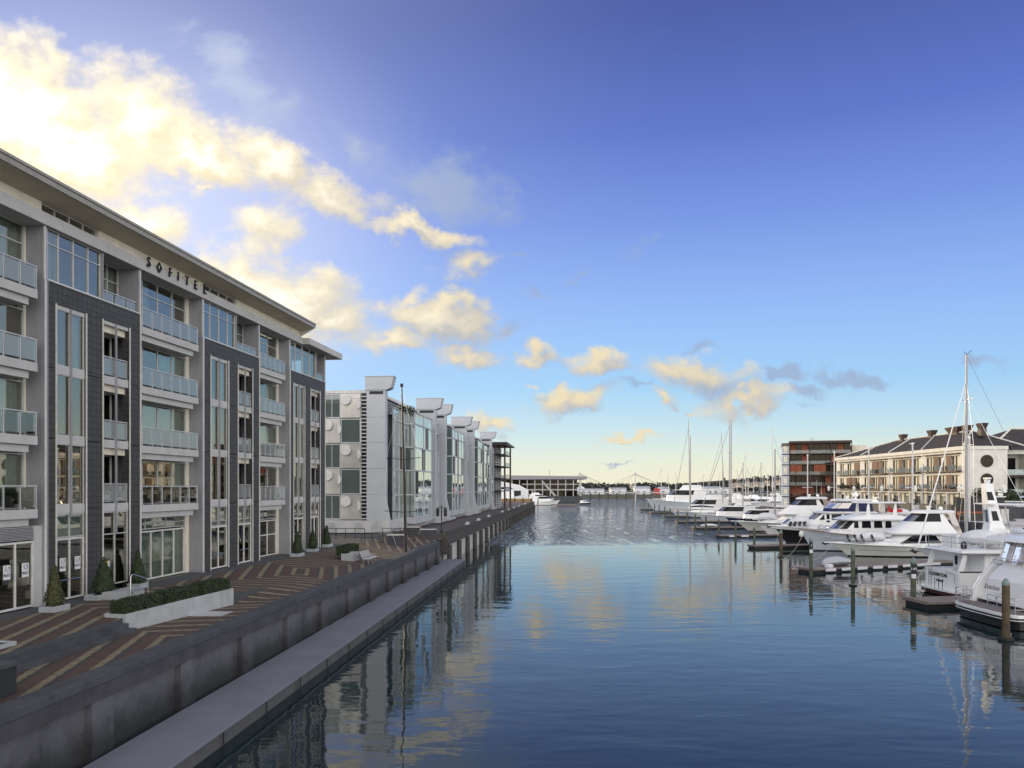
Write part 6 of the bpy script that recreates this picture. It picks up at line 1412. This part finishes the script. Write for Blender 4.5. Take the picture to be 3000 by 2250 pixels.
t=empty('container',(X(1919,650),650,3.2),0,'orange red shipping container on the far quay','container'); mb=MB(); mb.box(0,4,0,8,0,4.6); mb.build('body',M_clothred,t,bevel=.05); mb=MB(); mb.box(.3,3.7,-.06,-.003,.3,4.3); mb.build('door',M_red,t)
mb=MB(); n=90; pr=[]
for k in range(n+1):
    x=-260+k*10; pxx=1500+F*x/1100
    hh=11.5+3.5*mnoise.noise((x*.012,3,0))+max(0,min(1,(pxx-2080)/120))*9+ (2 if pxx>2180 else 0)*mnoise.noise((x*.03,1,0))
    pr.append((x,hh))
mb.loft([[(x,1050,3.0) for x,h in pr],[(x,1075,3+(h-3)*.6) for x,h in pr],[(x,1105,h) for x,h in pr],[(x,1400,h-2) for x,h in pr]],closed=False,c0=False,c1=False)
tag(mb.build('hills',M_hill,smooth=True),kind='structure')
mb=MB()
def fn2():
    k=random.randrange(n); x,h=pr[k]; x+=random.uniform(0,10); bump=mnoise.noise((x*.09,5,0))*2.2+random.uniform(-1,1.6); d=random.uniform(0,1)
    return (x,1050+55*d,3+(h-3)*d**.7+1+max(0,bump)+random.uniform(0,1.5)),(0,-.6,.8)
leaf_cloud(mb,9000,fn2,2.3); tag(mb.build('bush',M_hill),'dark bush covering the far hills','bush','',kind='stuff')
ii=0
for p,z,hh in ((1770,1419,'far pine left of the right pylon'),(1890,1414,'rounded far tree on the hill'),(2122,1400,'tall conifer on the sunlit hill, left one'),(2205,1400,'conifer on the sunlit hill, middle'),(2220,1398,'tallest conifer on the sunlit hill, right one'),(2258,1394,'far tree beside the superyacht mast')):
    Y=1080; q=atY(p,z,Y); t=empty('far_tree',(q.x,Y,9),0,hh,'tree','far trees on the hill line'); H_=max(6,q.z-9); mb=MB(); mb.tube((0,0,0),(0,0,H_*.6),.4); mb.build('trunk',M_bark,t); mb=MB()
    def fn3():
        u=random.random(); return (random.gauss(0,1.6*(1.2-u)),random.gauss(0,1.6*(1.2-u)),H_*(.25+.75*u)),(random.uniform(-1,1),-1,.3)
    leaf_cloud(mb,160,fn3,1.0); mb.build('crown',M_hill,t)
hp=[(2142,1416),(2158,1411),(2172,1414),(2186,1408),(2198,1413),(2212,1409),(2228,1412),(2246,1406),(2262,1410),(2276,1404),(1850,1420),(2020,1419)]
for k,(p,y) in enumerate(hp):
    Y=1062; q=atY(p,y,Y); t=empty('far_house',(q.x,Y-6,max(4,q.z-5)),random.uniform(-.3,.3),['first','second','third','fourth','fifth','sixth','seventh','eighth','ninth','tenth','lone left','lone middle'][k]+' pale house on the far hill, counted from the left of the hillside' if k<10 else ('lone pale house on the hill behind the right bridge pylon' if k==10 else 'lone pale house on the hill left of the mast pairs'),'house','pale houses on the far hill'); w_=random.uniform(4,7)
    mb=MB(); mb.box(-w_/2,w_/2,0,6,-3,3.2); mb.build('wall',M_house,t); mb=MB(); mb.prism([(-.5,3.2),(6.5,3.2),(3,5)],'x',-w_/2-.4,w_/2+.4); mb.build('roof',M_shutter if k%2 else M_reveal,t); mb=MB(); mb.box(-w_*.3,-w_*.1,-.05,-.004,.6,2.2); mb.box(w_*.1,w_*.3,-.05,-.004,.6,2.2); mb.build('window',M_tint,t)
